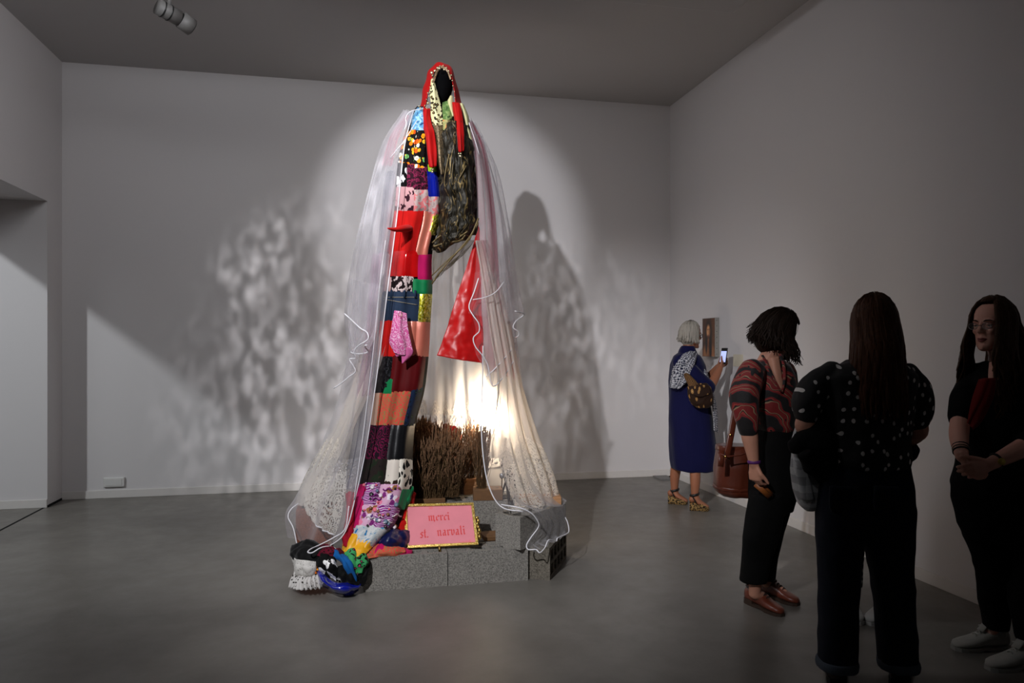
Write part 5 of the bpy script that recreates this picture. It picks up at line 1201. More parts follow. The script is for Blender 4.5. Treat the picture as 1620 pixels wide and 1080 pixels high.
        for (tt, k, z) in ((.52, 1.05, .075), (.66, 1.12, .066), (.82, 1.05, .052), (.95, .8, .036)):
            c = h+a*L*tt; an = np.linspace(0, math.pi, 9); rs.append(c + np.outer(np.cos(an)*.038*k, s_) + np.outer(np.sin(an)*(z-.018)+.018, ZV))
        m2 = MB().rings(rs, cap=False, closed=False); so = obj('toe_strap', m2, wl, sh); so.modifiers.new('s', 'SOLIDIFY').thickness = .004
        c = P(ax, ay+1, D+dd); obj('ankle_strap', MB().tube([c+(a*math.cos(q_)+s_*math.sin(q_))*.040+ZV*(.012+.01*math.cos(q_)) for q_ in np.linspace(0, 6.2832, 17)], (.005, .011), 8), bk, sh)
        obj('strap_tie', MB().tube([c+s_*.03-a*.02, h+a*L*.34+s_*.036+ZV*.07], (.010, .004), 8), bk, sh)
    # phone and bag are held: things of their own
    ph = p(1145, 563, -.05); tp = thing('phone', ph-ZV*.075, 'phone with a lit screen held up by the grey-haired person', 'phone')
    fdv, sdv = face_dir(58); up = ZV*.96+fdv*.2; up /= np.linalg.norm(up); sx = sdv
    def slab(c, w, h, th, off=0):
        nn = np.cross(up, sx); nn = nn/np.linalg.norm(nn); nn = nn if np.dot(nn, fdv) > 0 else -nn; c = c - nn*off
        pts = [c+sx*i*w+up*j*h+nn*k*th for k in (-1, 1) for (i, j) in ((-1, -1), (1, -1), (1, 1), (-1, 1))]
        return MB().add(pts, [(0,3,2,1),(4,5,6,7),(0,1,5,4),(1,2,6,5),(2,3,7,6),(3,0,4,7)])
    o = obj('case', slab(ph, .036, .074, .005), M['black'], tp, False); o.modifiers.new('b', 'BEVEL').width = .004
    obj('screen', slab(ph-up*.006, .031, .05, .0008, .0055), glow('screen_glow', (190, 204, 255), .55), tp, False)
    bg = thing('shoulder_bag', p(1106, 645, -.26), 'brown and tan animal-print shoulder bag at the grey-haired person\'s hip', 'bag')
    bmat = fabric('animal_print', 'leopard', [(40, 24, 16), (150, 112, 66), (196, 160, 104)], 26, .7, thr=.30, uv='Object', stretch=(1, 1, .45))
    mb = MB(); pstack(mb, [(606, 1090, 1118, -.27, .04), (612, 1087, 1124, -.27, .055), (626, 1088, 1128, -.27, .065), (638, 1094, 1128, -.27, .06), (645, 1102, 1122, -.27, .04)], D)
    obj('bag_body', None, bmat, bg, mesh=voxel(mb, .008, 4, (.005, 14, (1, 1, 1))))
    bs = fabric('striped_strap', 'stripe', [(120, 88, 54), (36, 22, 16)], 26, .8)
    sheet('strap', [[(1080, 592, -.22), (1085, 590, -.27), (1090, 592, -.26)], [(1086, 602, -.27), (1092, 600, -.30), (1100, 602, -.30)], [(1090, 612, -.30), (1098, 611, -.335), (1108, 612, -.33)]], 10, 14, bs, bg, [], 0, .01, D=D)
    sheet('flap', [[(1088, 612, -.325), (1106, 608, -.335), (1124, 612, -.325)], [(1092, 622, -.345), (1108, 628, -.35), (1124, 622, -.34)]], 16, 10, bmat, bg, [], 0, .006, D=D)
woman_a()

# ---------------- woman with dark bob, red patterned blouse
def woman_b():
    D = 4.02; p = Pd(D); skin = skin_mat('skin_b', (196, 140, 116)); base = P(1210, 955, D); base[2] = 0
    t = person(base, 'person with a dark wavy bob in a red and black patterned blouse, head bowed')
    HM = head_matrix(p(1229, 530, 0), 96, -30); mb = MB(); T = add_head(mb, HM, .96)
    mb.tube([p(1226, 548), p(1219, 562), p(1213, 578)], [.05, .052, .062], 14)
    pstack(mb, [(574, 1200, 1234, 0, .09), (590, 1184, 1246, 0, .14), (630, 1182, 1250, 0, .14), (665, 1192, 1246, 0, .13), (700, 1196, 1250, 0, .14), (760, 1194, 1252, 0, .14), (800, 1200, 1246, 0, .12)], D)
    limb(mb, [p(1190, 592, -.15), p(1180, 630, -.18), p(1182, 668, -.19)], [.05, .047, .040])
    W1 = p(1193, 734, -.20); limb(mb, [p(1182, 668, -.19), p(1186, 690, -.20), p(1190, 714, -.20), W1], [.043, .044, .034, .026])
    add_hand(mb, W1, -ZV+RV*.06, RV*.8+FV*.55, 1, (38, 34, 22), .98, .04, 30)
    limb(mb, [p(1240, 592, .15), p(1242, 640, .19), p(1238, 668, .19)], [.05, .046, .04]); W2 = p(1228, 740, .16); limb(mb, [p(1238, 668, .19), p(1232, 700, .18), W2], [.042, .038, .026])
    add_hand(mb, W2, -ZV, -FV, -1, (25, 30, 20), .95)
    for (pts, hx, hy, tx, ty) in (([(1212, 790, -.08), (1204, 850, -.08), (1196, 905, -.02), (1194, 938, .0)], 1183, 950, 1236, 973), ([(1222, 790, .08), (1216, 850, .10), (1210, 905, .17), (1217, 926, .19)], 1208, 940, 1260, 957)):
        limb(mb, [p(*q) for q in pts], [.06, .042, .038, .032]); h, q = G(hx, hy), G(tx, ty); h = h*.85+q*.15; q = q*.8+h*.2; h[2] = .05; q[2] = .036
        limb(mb, [p(*pts[-1]), h*.5+q*.5+ZV*.015, h*.1+q*.9], [.033, (.028, .024), (.024, .012)])
    body(t, mb, skin, T, .96, HM[0]); face_bits(t, T, HM[0], .96, hair_mat('brow_b', (20, 13, 10), (34, 24, 18)))
    bl = NB('patterned_blouse'); v = bl.coord('Object', (1, 1, 1), 0, .5, 2.2)
    w = bl.n('ShaderNodeTexWave', {'Vector': bl.coord('Object', (.9, .9, 1.0), 0, .16, 5), 'Scale': 5.0, 'Distortion': 3.2, 'Detail': 2.0, 'Detail Scale': 1.4}); w.bands_direction = 'DIAGONAL'
    f2 = bl.noise(bl.coord('Object', (1.6, 1.6, .8)), 9, 2)
    c1 = bl.ramp(w.outputs['Fac'], [(0, lin((16, 11, 12))), (.22, lin((24, 22, 26))), (.32, lin((116, 24, 24))), (.56, lin((150, 50, 44))), (.68, lin((18, 12, 12))), (.78, lin((150, 120, 92))), (.86, lin((120, 26, 26)))], True)
    col = bl.mix(bl.math('GREATER_THAN', f2, .62), c1, lin((20, 16, 18))); bl.bump(bl.noise(v, 160), .2, .003); blm = bl.fin(col, .75, sheen=.1)
    mb = MB(); pstack(mb, [(568, 1203, 1234, 0, .09), (578, 1186, 1246, 0, .14), (592, 1174, 1252, 0, .175), (615, 1170, 1255, 0, .18), (640, 1174, 1258, 0, .175), (660, 1184, 1257, 0, .165), (674, 1190, 1254, 0, .155), (680, 1195, 1250, 0, .14)], D)
    limb(mb, [p(1189, 590, -.15), p(1178, 625, -.19), p(1181, 655, -.20), p(1183, 676, -.20)], [.075, .078, .066, .056]); limb(mb, [p(1240, 590, .15), p(1243, 630, .19), p(1240, 668, .19)], [.072, .07, .056])
    garment(t, 'blouse', mb, blm, .008, 4, (.007, 8, (1, 1, .6)))
    # open neckline: skin wedge
    nk = MB(); g = cloth_grid([[(1214, 566, -.11), (1222, 565, -.14), (1232, 564, -.13)], [(1222, 590, -.165), (1228, 590, -.176), (1236, 590, -.166)], [(1234, 616, -.178), (1236, 617, -.181), (1239, 617, -.177)]], D, 10, 14); obj('neckline', grid_mb(g), skin, t).modifiers.new('s', 'SOLIDIFY').thickness = .004
    ce = catmull(np.array([(1206, 562, -.13), (1214, 576, -.16), (1224, 598, -.187), (1236, 620, -.19)]), 10); obj('collar', MB().tube([P(x, y, D+d) for x, y, d in ce], (.010, .005), 8), blm, t)
    ce = catmull(np.array([(1234, 560, -.13), (1240, 578, -.165), (1241, 600, -.185), (1237, 620, -.19)]), 10); obj('collar', MB().tube([P(x, y, D+d) for x, y, d in ce], (.008, .005), 8), blm, t)
    hair(t, HM, 1.02, hair_mat('dark_hair', (20, 13, 10), (44, 30, 22)), 360, 50, .115, 8, .040, (.018, 50), .0115, 40, 25, drop0=84, lift=1.13, front_len=.15)
    tr = plain('black_trousers', (9, 9, 9), .9, .2, 30)
    mb = MB(); pstack(mb, [(672, 1195, 1252, 0, .14), (700, 1190, 1256, 0, .155), (740, 1188, 1258, 0, .16), (780, 1187, 1256, 0, .155), (806, 1192, 1250, 0, .12)], D)
    pstack(mb, [(780, 1188, 1248, -.06, .10), (815, 1182, 1238, -.07, .085), (850, 1177, 1230, -.06, .075), (885, 1174, 1218, -.02, .07), (919, 1171, 1211, .0, .066)], D); pstack(mb, [(780, 1196, 1256, .07, .10), (815, 1192, 1246, .09, .085), (838, 1190, 1239, .11, .075), (880, 1186, 1229, .17, .07), (915, 1186, 1224, .19, .066)], D)
    garment(t, 'trousers', mb, tr, .009, 3, (.006, 7, (1, 1, .7)))
    le = plain('brown_leather', (106, 50, 34), .35, .25, 14, coat=.3); so = plain('stacked_heel', (54, 38, 28), .6)
    for (hx, hy, tx, ty) in ((1182, 951, 1238, 975), (1207, 940, 1263, 958)):
        h, q = G(hx, hy), G(tx, ty); m1, m2 = MB(), MB(); a, sd, L = oxford(m1, m2, h, q, w=.043, heel_h=.03); s_ = obj('shoe', m1, le, t); obj('sole', m2, so, s_, False)
        laces(s_, h, a, sd, L, plain('dark_lace', (40, 22, 16), .7), .012)
        obj('topline', MB().tube([h+a*L*(.19+.17*math.cos(k))+sd*.033*math.sin(k)+ZV*(.098) for k in np.linspace(0, 6.28, 15)], .005, 6), so, s_)
    obj('wristband', MB().tube([W1+ZV*.012+(RV*math.cos(k)*.032+FV*math.sin(k)*.026) for k in np.linspace(0, 6.2832, 17)], (.0035, .009), 8), plain('purple_band', (84, 30, 100), .6), t)
    # items carried
    bg = thing('bucket_bag', p(1160, 785, .10), 'chestnut leather bucket bag hanging behind the person in the red blouse', 'bag'); bl_ = plain('chestnut_leather', (86, 38, 24), .3, .3, 7, coat=.35)
    mb = MB(); pstack(mb, [(706, 1134, 1190, .17, .085), (713, 1134, 1193, .17, .10), (735, 1132, 1193, .17, .115), (765, 1130, 1194, .17, .12), (776, 1132, 1194, .17, .115), (782, 1140, 1194, .17, .10)], D)
    obj('bag_body', None, bl_, bg, mesh=voxel(mb, .008, 3, (.007, 8, (1, 1, .5))))
    mb = MB(); pstack(mb, [(766, 1129, 1195, .17, .122), (772, 1129, 1195, .17, .123)], D); obj('bottom_band', None, bl_, bg, mesh=voxel(mb, .006, 1))
    mb = MB(); pstack(mb, [(703, 1133, 1191, .17, .088), (711, 1132, 1192, .17, .092)], D); obj('top_rim', None, bl_, bg, mesh=voxel(mb, .006, 1))
    st = [p(*q) for q in ((1180, 588, -.12), (1170, 612, .05), (1165, 640, .08), (1158, 680, .06), (1152, 712, .03), (1150, 724, -.01))]; obj('strap', MB().tube(catmull(np.array(st), 24), (.018, .004), 8, hint=tuple(FV)), bl_, bg)
    st = [p(*q) for q in ((1186, 590, -.05), (1184, 650, .16), (1183, 690, .17), (1184, 712, .15))]; obj('strap', MB().tube(catmull(np.array(st), 16), (.016, .004), 8, hint=tuple(FV)), bl_, bg)
    obj('drawstring', MB().tube([p(1136, 716, -.01), p(1150, 722, -.03), p(1170, 720, -.03), p(1190, 714, -.01)], .004, 6), bl_, bg)
    for (x, y) in ((1156, 688), (1148, 722)): obj('buckle', MB().ball(p(x, y, .05 if y < 700 else -.03), (.008, .006, .008), 8, 6), M['gold'], bg)
    obj('tab', MB().tube([p(1142, 712, -.01), p(1141, 728, -.025), p(1140, 738, -.03)], (.016, .004), 8, hint=tuple(FV)), bl_, bg)
    wl = thing('wallet', p(1212, 786, -.19), 'tan leather case held low in the hand of the person in the red blouse', 'case'); d0, d1 = p(1197, 764, -.175), p(1219, 784, -.175); tan = plain('tan_leather', (150, 84, 34), .5)
    o = obj('case', MB().tube([d0, d1], (.022, .008), 10, hint=tuple(FV)), tan, wl); obj('fold', MB().tube([d0+FV*-.006+RV*.01, d1-FV*.006+RV*.01], .003, 6), plain('tan_edge', (104, 56, 22), .6), wl)
woman_b()

# ---------------- woman seen from behind in the dotted blouse
def woman_c():
    D = 3.15; p = Pd(D); base = P(1370, 1077, D); base[2] = 0
    skin = skin_mat('skin_c', (196, 140, 118), p(1266, 664, -.02)-base)
    t = person(base, 'person seen from behind, long brown hair, black blouse with white dots, dark jeans')
    HM = head_matrix(p(1383, 515, .02), 18, -6); mb = MB(); T = add_head(mb, HM, .98)
    mb.tube([p(1380, 540), p(1376, 562), p(1374, 582)], [.052, .054, .066], 14)
    pstack(mb, [(576, 1346, 1402, 0, .08), (592, 1322, 1426, 0, .09), (640, 1322, 1426, 0, .10), (690, 1322, 1426, 0, .10), (740, 1312, 1432, 0, .11), (800, 1300, 1434, 0, .12), (835, 1310, 1430, 0, .11)], D)
    limb(mb, [p(1312, 600, .0), p(1286, 634, .02), p(1274, 672, .03)], [.040, .043, .045]); W1 = p(1318, 706, .26); limb(mb, [p(1274, 672, .03), p(1290, 690, .14), W1], [.046, .044, .028]); add_hand(mb, W1, RV*.6+FV*.8, -ZV*.5+RV*.3, 1, (25, 30, 20))
    limb(mb, [p(1436, 602, .0), p(1448, 638, .01), p(1450, 680, .03)], [.040, .044, .048]); W2 = p(1400, 690, .28); limb(mb, [p(1450, 680, .03), p(1434, 690, .14), W2], [.049, .046, .028]); add_hand(mb, W2, -RV*.7+FV*.6, -ZV*.5-RV*.3, -1, (25, 30, 20))
    for (xs, hx, tx) in (((1330, 1328, 1326, 1325), 1326, 1322), ((1406, 1412, 1418, 1421), 1421, 1428)):
        limb(mb, [p(x, y, 0) for x, y in zip(xs, (830, 920, 985, 1052))], [.078, .056, .05, .036]); h = P(hx, 1077, D+.06); h[2] = .05; q = P(tx, 1070, D+.14); q[2] = .035
        limb(mb, [p(xs[3], 1052, 0), h*.5+q*.5+ZV*.01, q], [.036, (.03, .026), (.026, .014)])
    body(t, mb, skin, T, .98, HM[0]); face_bits(t, T, HM[0], .98, hair_mat('brow_c', (30, 18, 12), (46, 30, 20)))
    dt = NB('dotted_blouse'); v = dt.coord('Object', (1, .04, .72), 0, .010, 30); sx_ = dt.n('ShaderNodeSeparateXYZ', {0: v}); cx_ = dt.n('ShaderNodeCombineXYZ', {0: sx_.outputs[0], 1: sx_.outputs[2]}); vo = dt.vor(cx_.outputs[0], 24, rnd=.75); vo.voronoi_dimensions = '2D'
    m_ = dt.math('LESS_THAN', vo.outputs['Distance'], .155); col = dt.mix(m_, lin((13, 12, 14)), lin((206, 202, 198))); dt.bump(dt.noise(v, 30, 3), .5, .006); dtm = dt.fin(col, .8)
    mb = MB(); pstack(mb, [(570, 1345, 1402, 0, .07), (580, 1316, 1436, 0, .105), (596, 1300, 1448, 0, .125), (640, 1306, 1440, 0, .13), (690, 1313, 1434, 0, .125), (725, 1310, 1435, 0, .13), (737, 1313, 1434, 0, .125)], D)
    limb(mb, [p(1314, 590, .0), p(1291, 612, .01), p(1280, 634, .02), p(1277, 650, .02)], [.050, .066, .068, .058]); limb(mb, [p(1434, 592, .0), p(1446, 616, .01), p(1450, 642, .02), p(1449, 662, .02)], [.050, .066, .068, .060])
    garment(t, 'blouse', mb, dtm, .007, 3, (.007, 11, (1, 1, .6)))
    jn = fabric('dark_jeans', 'plain', [(22, 27, 38)], 30, .9, uv='Object'); 
    mb = MB(); pstack(mb, [(732, 1310, 1434, 0, .118), (765, 1298, 1439, 0, .135), (800, 1293, 1441, 0, .14), (828, 1294, 1442, 0, .13), (846, 1300, 1436, 0, .10)], D)
    pstack(mb, [(800, 1294, 1368, 0, .12), (845, 1294, 1363, 0, .10), (900, 1298, 1358, 0, .085), (960, 1298, 1355, 0, .08), (1046, 1297, 1353, 0, .078)], D); pstack(mb, [(800, 1366, 1441, 0, .12), (845, 1366, 1442, 0, .10), (900, 1379, 1441, 0, .085), (960, 1387, 1445, 0, .08), (1046, 1393, 1448, 0, .078)], D)
    garment(t, 'jeans', mb, jn, .008, 3, (.005, 8, (1, 1, .8)))
    cf = fabric('jeans_inside', 'plain', [(74, 82, 92)], 40, .9, uv='Object')
    for l, r in ((1295, 1354), (1392, 1450)):
        mb = MB(); pstack(mb, [(1041, l, r, 0, .083), (1048, l-1, r+1, 0, .086), (1056, l, r, 0, .084)], D); garment(t, 'cuff', mb, cf, .006, 2, (.003, 12, (1, 1, 1)))
    for (x0, x1) in ((1312, 1356), (1382, 1424)):
        g = cloth_grid([[(x0, 768, -.150), (x1, 770, -.154)], [(x0+1, 806, -.150), (x1, 806, -.150)], [(x0+20, 815, -.150), (x1-18, 815, -.150)]], D, 8, 8); o = obj('back_pocket', grid_mb(g), jn, t); o.modifiers.new('s', 'SOLIDIFY').thickness = .008
    bt = plain('dark_brown_boot', (44, 28, 22), .4, .2); so = plain('boot_sole', (20, 16, 14), .6)
    for hx, tx in ((1324, 1320), (1421, 1430)):
        h = P(hx, 1077, D-.05); h[2] = 0; q = P(tx, 1077, D+.20); q[2] = 0; m1, m2 = MB(), MB(); a, sd, L = oxford(m1, m2, h, q, w=.046, heel_h=.03); c = h+a*.06; m1.tube([c+ZV*.06, c+ZV*.15], [.044, .048], 16, hint=(1, 0, 0)); s_ = obj('boot', m1, bt, t); obj('sole', m2, so, s_, False); laces(s_, h, a, sd, L, so)
    hm = hair_mat('long_brown_hair', (36, 19, 12), (96, 58, 34))
    hair(t, HM, 1.02, hm, 300, 58, .40, 21, .012, (.012, 16), .016, 40, 20, back_off=.075, drop0=84, lift=1.04)
    # carried garments
    gj = thing('plaid_shirt', p(1275, 805, .08), 'grey plaid shirt folded over the left arm of the person in the dotted blouse', 'shirt'); pm = fabric('grey_plaid', 'check', [(140, 140, 140), (196, 196, 196)], 4.5, .9, thr=.55, uv='Object')
    mb = MB(); pstack(mb, [(672, 1262, 1276, .10, .03), (700, 1254, 1290, .08, .05), (740, 1252, 1302, .07, .06), (775, 1256, 1306, .07, .06), (795, 1262, 1304, .07, .05), (804, 1270, 1296, .07, .035)], D); obj('folded_cloth', None, pm, gj, mesh=voxel(mb, .008, 3, (.012, 8, (1.4, 1.4, .5))))
    mb = MB(); pstack(mb, [(690, 1256, 1270, .04, .02), (740, 1256, 1280, .01, .02), (790, 1268, 1288, .01, .02)], D); obj('sleeve', None, pm, gj, mesh=voxel(mb, .007, 3, (.006, 9, (1, 1, .6))))
    bj = thing('black_jacket', p(1290, 760, .05), 'black jacket bundled over the left arm above the plaid shirt', 'jacket'); bm = plain('black_cloth', (13, 12, 13), .9, .2)
    mb = MB(); pstack(mb, [(636, 1290, 1318, .06, .03), (660, 1282, 1320, .05, .06), (684, 1266, 1318, .03, .09), (704, 1262, 1322, .02, .10), (730, 1270, 1324, .02, .09), (752, 1282, 1322, .03, .07), (762, 1292, 1316, .03, .05)], D); mb.tube([p(1290, 690, .0), p(1262, 704, -.01), p(1250, 708, .0)], [.05, .035, .026], 12)
    obj('bundle', None, bm, bj, mesh=voxel(mb, .008, 3, (.014, 9, (1, 1, .8)))); mb = MB().tube([p(1272, 716, -.08), p(1284, 738, -.08), p(1300, 756, -.06)], [.03, .035, .02], 12); obj('sleeve', None, bm, bj, mesh=voxel(mb, .008, 2, (.006, 12, (1, 1, 1))))
    nb = thing('navy_pouch', p(1440, 728, .12), 'navy cloth pouch showing beyond the right elbow of the person in the dotted blouse', 'pouch'); mb = MB(); pstack(mb, [(698, 1416, 1446, .14, .04), (710, 1412, 1450, .14, .06), (722, 1414, 1447, .14, .05), (729, 1422, 1438, .14, .03)], D)
    obj('pouch_body', None, plain('navy_cloth', (20, 24, 50), .85), nb, mesh=voxel(mb, .007, 3, (.006, 12, (1, 1, 1)))); obj('seam', MB().tube([p(1414, 708, .08), p(1432, 706, .07), p(1449, 708, .10)], .003, 6), bm, nb)
woman_c()

# ---------------- woman at the right edge with glasses
def woman_d():
    D = 3.42; p = Pd(D); skin = skin_mat('skin_d', (226, 168, 148)); base = P(1580, 1030, D); base[2] = 0
    t = person(base, 'person with glasses, long wavy hair and black cardigan, hands clasped, at right edge')
    HM = head_matrix(p(1571, 516, 0), 246, -2); mb = MB(); T = add_head(mb, HM, .98)
    mb.tube([p(1580, 545, .02), p(1584, 562, .03), p(1586, 580, .03)], [.05, .052, .064], 14)
    pstack(mb, [(574, 1556, 1620, .02, .08), (592, 1545, 1640, .02, .11), (640, 1536, 1640, 0, .12), (700, 1530, 1640, 0, .12), (760, 1518, 1645, 0, .13), (820, 1524, 1645, 0, .12)], D)
    limb(mb, [p(1545, 598, .06), p(1526, 632, .01), p(1519, 664, -.05)], [.048, .045, .040]); W1 = p(1522, 722, -.20); limb(mb, [p(1519, 664, -.05), p(1517, 692, -.12), W1], [.042, .040, .027])
    limb(mb, [p(1640, 600, -.06), p(1655, 650, -.12), p(1650, 690, -.16)], [.05, .046, .042]); W2 = p(1566, 734, -.25); limb(mb, [p(1650, 690, -.16), p(1610, 712, -.22), W2], [.044, .040, .027])
    add_hand(mb, W1, RV*.22-ZV*.75-FV*.35, RV*.9+ZV*.2-FV*.3, -1, (30, 45, 35), .95, .03, 25)
    add_hand(mb, W2, -RV*.95-ZV*.30-FV*.1, FV*.9-ZV*.2, -1, (22, 40, 30), .95, .03, 35)
    for (xs, dds, hx, tx, hd, td) in (((1568, 1576, 1574, 1576), (.03, .03, .05, .06), 1590, 1512, .08, .06), ((1624, 1634, 1628, 1632), (-.05, -.05, -.10, -.11), 1644, 1568, -.10, -.16)):
        limb(mb, [p(x, y, d_) for x, y, d_ in zip(xs, (820, 890, 950, 985 if hd > 0 else 1008), dds)], [.078, .054, .048, .034]); h = P(hx-12, 1030, D+hd); h[2] = .05; q = P(tx+26, 1030, D+td*.75+hd*.25); q[2] = .034
        limb(mb, [p(xs[3], 985 if hd > 0 else 1008, dds[3]), h*.5+q*.5+ZV*.008, q], [.034, (.028, .024), (.024, .012)])
    body(t, mb, skin, T, .98, HM[0], .0045); hb = hair_mat('brow_d', (36, 24, 18), (56, 38, 26)); face_bits(t, T, HM[0], .98, hb)
    bk = plain('black_cardigan', (14, 13, 14), .92, .2, 40)
    mb = MB(); pstack(mb, [(572, 1560, 1618, .02, .075), (584, 1544, 1636, .02, .11), (600, 1534, 1652, .01, .13), (650, 1530, 1656, 0, .14), (705, 1526, 1652, 0, .14), (765, 1512, 1652, 0, .15), (780, 1514, 1648, 0, .14)], D)
    limb(mb, [p(1548, 596, .06), p(1527, 630, .01), p(1521, 660, -.04)], [.066, .062, .056]); limb(mb, [p(1642, 598, -.06), p(1657, 648, -.12), p(1650, 686, -.16), p(1626, 704, -.2)], [.068, .064, .06, .054])
    garment(t, 'cardigan', mb, bk, .008, 3, (.006, 9, (1, 1, .7)))
    rt = fabric('red_top', 'plain', [(116, 26, 22)], 8, .8); sheet('red_top', [[(1548, 600, -.12), (1562, 598, -.145), (1576, 598, -.15)], [(1538, 630, -.135), (1554, 630, -.16), (1570, 632, -.165)], [(1532, 656, -.14), (1540, 660, -.155), (1552, 668, -.165)], [(1530, 668, -.14), (1534, 672, -.15), (1540, 680, -.16)]], 16, 20, rt, t, [(.002, .004, 2, 0)], 0, .006, D=D)
    g = cloth_grid([[(1566, 574, -.035), (1576, 572, -.06), (1588, 574, -.05)], [(1564, 588, -.088), (1573, 590, -.108), (1585, 588, -.10)], [(1564, 606, -.118), (1568, 608, -.126), (1574, 608, -.126)]], D, 10, 10); obj('neckline', grid_mb(g), skin, t).modifiers.new('s', 'SOLIDIFY').thickness = .005
    tr = plain('black_jeans', (12, 12, 13), .92, .2, 40); mb = MB(); pstack(mb, [(760, 1512, 1650, 0, .14), (790, 1512, 1652, 0, .14), (830, 1522, 1656, 0, .13), (850, 1530, 1650, 0, .11)], D)
    pstack(mb, [(800, 1518, 1602, .03, .11), (850, 1529, 1604, .03, .09), (885, 1543, 1606, .03, .08), (905, 1548, 1604, .035, .075), (950, 1552, 1597, .05, .065), (985, 1558, 1592, .06, .055), (994, 1558, 1592, .06, .052)], D); pstack(mb, [(800, 1588, 1658, -.04, .11), (850, 1592, 1664, -.05, .09), (900, 1604, 1666, -.06, .08), (950, 1600, 1654, -.10, .066), (1006, 1610, 1652, -.11, .055), (1014, 1611, 1652, -.11, .052)], D)
    garment(t, 'trousers', mb, tr, .008, 3, (.006, 9, (1, 1, .8)))
    wh = plain('worn_white_canvas', (168, 166, 158), .8, .2, 25); rb = plain('white_rubber', (150, 148, 142), .6); lc = plain('white_lace', (190, 188, 180), .8)
    for (hx, tx, hd, td) in ((1592, 1508, .08, .06), (1648, 1563, -.10, -.16)):
        h = P(hx, 1030, D+hd); h[2] = 0; q = P(tx, 1030, D+td); q[2] = 0; m1, m2 = MB(), MB(); a, sd, L = oxford(m1, m2, h, q, w=.047, heel_h=.02); c = h+a*L*.2; m1.tube([c+ZV*.07, c+ZV*.112], [.042, .040], 16, hint=(1, 0, 0)); s_ = obj('sneaker', m1, wh, t); obj('sole', m2, rb, s_, False); laces(s_, h, a, sd, L, lc, .014)
        obj('tongue', MB().tube([h+a*L*.5+ZV*.085, h+a*L*.36+ZV*.125], (.022, .006), 10), wh, s_); obj('lace_bow', MB().tube([h+a*L*.40-sd*.03+ZV*.10, h+a*L*.42+ZV*.112, h+a*L*.44+sd*.03+ZV*.10], .003, 6), lc, s_)
    hm = hair_mat('wavy_brown_hair', (34, 21, 15), (84, 58, 38)); hair(t, HM, 1.02, hm, 300, 50, .40, 31, .02, (.022, 22), .015, 30, 0, back_off=.07, fwd_off=.03, drop0=86, lift=1.05, front_len=.42)
    gl = MB(); fr = plain('thin_silver_frame', (120, 116, 116), .3, .1, metal=.8)
    for sx in (-1, 1):
        gl.tube([T((sx*(.032+.023*math.cos(q)), .101-.005*abs(math.cos(q)), .003+.015*math.sin(q))) for q in np.linspace(0, 6.2832, 19)], .0014, 6); gl.tube([T((sx*.055, .096, .008)), T((sx*.076, .03, .010)), T((sx*.078, -.01, .004))], .0014, 6)
    gl.tube([T((-.009, .100, .006)), T((0, .103, .008)), T((.009, .100, .006))], .0014, 6); go = obj('glasses', gl, fr, t)
    lm = NB('lens_glass'); lm.nt.nodes.remove(lm.b); tr_ = lm.n('ShaderNodeBsdfTransparent'); gs = lm.n('ShaderNodeBsdfGlossy', {'Roughness': .05}); mx = lm.n('ShaderNodeMixShader', {0: .06}); lm.nt.links.new(tr_.outputs[0], mx.inputs[1]); lm.nt.links.new(gs.outputs[0], mx.inputs[2]); lm.nt.links.new(mx.outputs[0], lm.out.inputs[0])
    for sx in (-1, 1): obj('lens', MB().add([T((sx*(.032+.022*math.cos(q)), .100-.005*abs(math.cos(q)), .003+.014*math.sin(q))) for q in np.linspace(0, 6.2832, 18, endpoint=False)], [tuple(range(18))]), lm.m, go)
    dW = p(1610, 712, -.22)-W2; dW /= np.linalg.norm(dW); b1 = np.cross(dW, ZV); b1 /= np.linalg.norm(b1); b2_ = np.cross(dW, b1); wc_ = W2+dW*.035
    wt = obj('watch', MB().tube([wc_+(b1*math.cos(k)+b2_*math.sin(k))*.031 for k in np.linspace(0, 6.2832, 17)], (.003, .008), 8), M['black'], t); f_ = wc_-FV*.032+ZV*.003; obj('watch_face', MB().tube([f_, f_-FV*.007], .015, 16), plain('watch_gold', (214, 190, 90), .35, .05, metal=.4), wt)
    dW = p(1517, 692, -.12)-W1; dW /= np.linalg.norm(dW); b1 = np.cross(dW, RV); b1 /= np.linalg.norm(b1); b2_ = np.cross(dW, b1)
    for k2 in range(3): obj('bracelet', MB().tube([W1+dW*(.03+.014*k2)+(b1*math.cos(k)+b2_*math.sin(k))*.032 for k in np.linspace(0, 6.2832, 15)], .004, 6), [M['black'], plain('woven_bracelet', (120, 100, 80), .7), M['black']][k2], t)
woman_d()

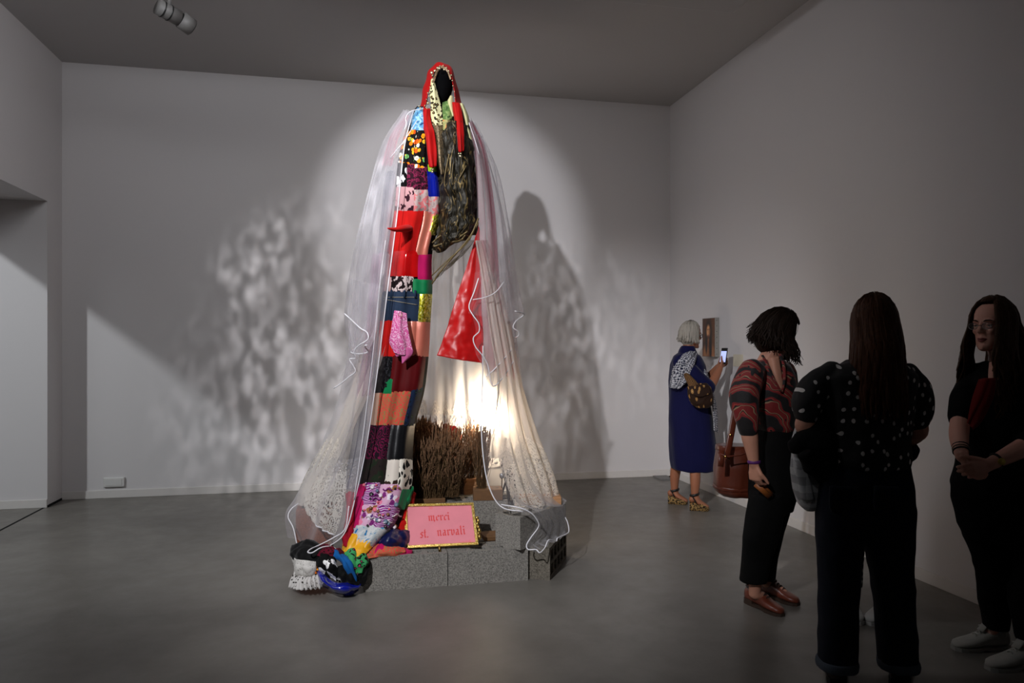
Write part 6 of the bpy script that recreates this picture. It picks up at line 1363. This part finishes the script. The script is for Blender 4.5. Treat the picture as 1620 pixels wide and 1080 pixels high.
# ---------------- person hidden behind the dotted blouse, seen between the legs
def person_e():
    D = 3.9; p = Pd(D); skin = skin_mat('skin_e', (190, 140, 116)); base = P(1378, 970, D); base[2] = 0
    t = person(base, 'person almost hidden behind the one in the dotted blouse, patterned trousers and white sneakers')
    HM = head_matrix(p(1382, 532, 0), 190, 0); mb = MB(); T = add_head(mb, HM, .95); mb.tube([p(1382, 552), p(1382, 568), p(1382, 586)], [.05, .052, .062], 14)
    pstack(mb, [(580, 1362, 1402, 0, .08), (592, 1354, 1410, 0, .085), (640, 1354, 1410, 0, .10), (690, 1354, 1410, 0, .10), (740, 1350, 1414, 0, .11), (780, 1350, 1414, 0, .11)], D)
    for sx, x0 in ((-1, 1346), (1, 1418)):
        limb(mb, [p(x0-sx*4, 604, 0), p(x0+sx*3, 640, .02), p(x0+sx*4, 672, .02)], [.036, .037, .037]); W = p(x0-sx*6, 725, -.06); limb(mb, [p(x0+sx*4, 672, .02), p(x0, 700, -.02), W], [.038, .036, .025]); add_hand(mb, W, -ZV-RV*.2*sx, FV, -sx, (20, 25, 20), .92)
    for xs, hx, tx, hd, td in (((1360, 1350, 1346, 1346), 1346, 1352, .06, -.14), ((1402, 1408, 1408, 1408), 1410, 1380, .02, -.12)):
        limb(mb, [p(x, y) for x, y in zip(xs, (780, 850, 900, 945))], [.072, .052, .045, .032]); h = P(hx, 975, D+hd*.8); h[2] = .045; q = P(tx*.75+hx*.25, 975, D+td*.75+hd*.25); q[2] = .034; limb(mb, [p(xs[3], 945), h*.5+q*.5, q], [.032, (.026, .022), (.022, .012)])
    body(t, mb, skin, T, .95, HM[0], .006); bb = hair_mat('hair_e', (28, 18, 14), (52, 36, 26)); face_bits(t, T, HM[0], .95, bb); hair(t, HM, .98, bb, 120, 52, .10, 3, .01, (.008, 20), .015, 40)
    sh = plain('dark_shirt', (24, 22, 24), .9); mb = MB(); pstack(mb, [(578, 1364, 1400, 0, .07), (588, 1346, 1418, 0, .105), (640, 1346, 1418, 0, .125), (690, 1348, 1416, 0, .125), (712, 1346, 1418, 0, .13)], D)
    for sx, x0 in ((-1, 1348), (1, 1416)): limb(mb, [p(x0, 598), p(x0+sx*4, 636, .02), p(x0+sx*4, 662, .02)], [.06, .056, .05])
    garment(t, 'shirt', mb, sh, .009, 3)
    pt = fabric('graphic_trousers', 'check', [(20, 20, 22), (176, 172, 164)], 9, .9, thr=.62, uv='Object', distort=.08, dscale=12); mb = MB(); pstack(mb, [(705, 1348, 1416, 0, .125), (750, 1342, 1422, 0, .13), (790, 1346, 1420, 0, .12)], D)
    pstack(mb, [(770, 1342, 1382, 0, .10), (850, 1332, 1364, 0, .075), (926, 1330, 1362, 0, .065)], D); pstack(mb, [(770, 1380, 1420, 0, .10), (850, 1394, 1426, 0, .075), (926, 1394, 1424, 0, .065)], D); garment(t, 'trousers', mb, pt, .009, 3)
    wh = plain('white_leather', (206, 204, 200), .6, .05)
    for (hx, tx, hd, td) in ((1343, 1356, .06, -.12), (1412, 1374, .04, -.12)):
        h = P(hx, 975, D+hd); h[2] = 0; q = P(tx, 975, D+td); q[2] = 0; m1, m2 = MB(), MB(); a, sd, L = oxford(m1, m2, h, q, w=.045, heel_h=.02); s_ = obj('sneaker', m1, wh, t); obj('sole', m2, wh, s_, False); laces(s_, h, a, sd, L, wh)
person_e()
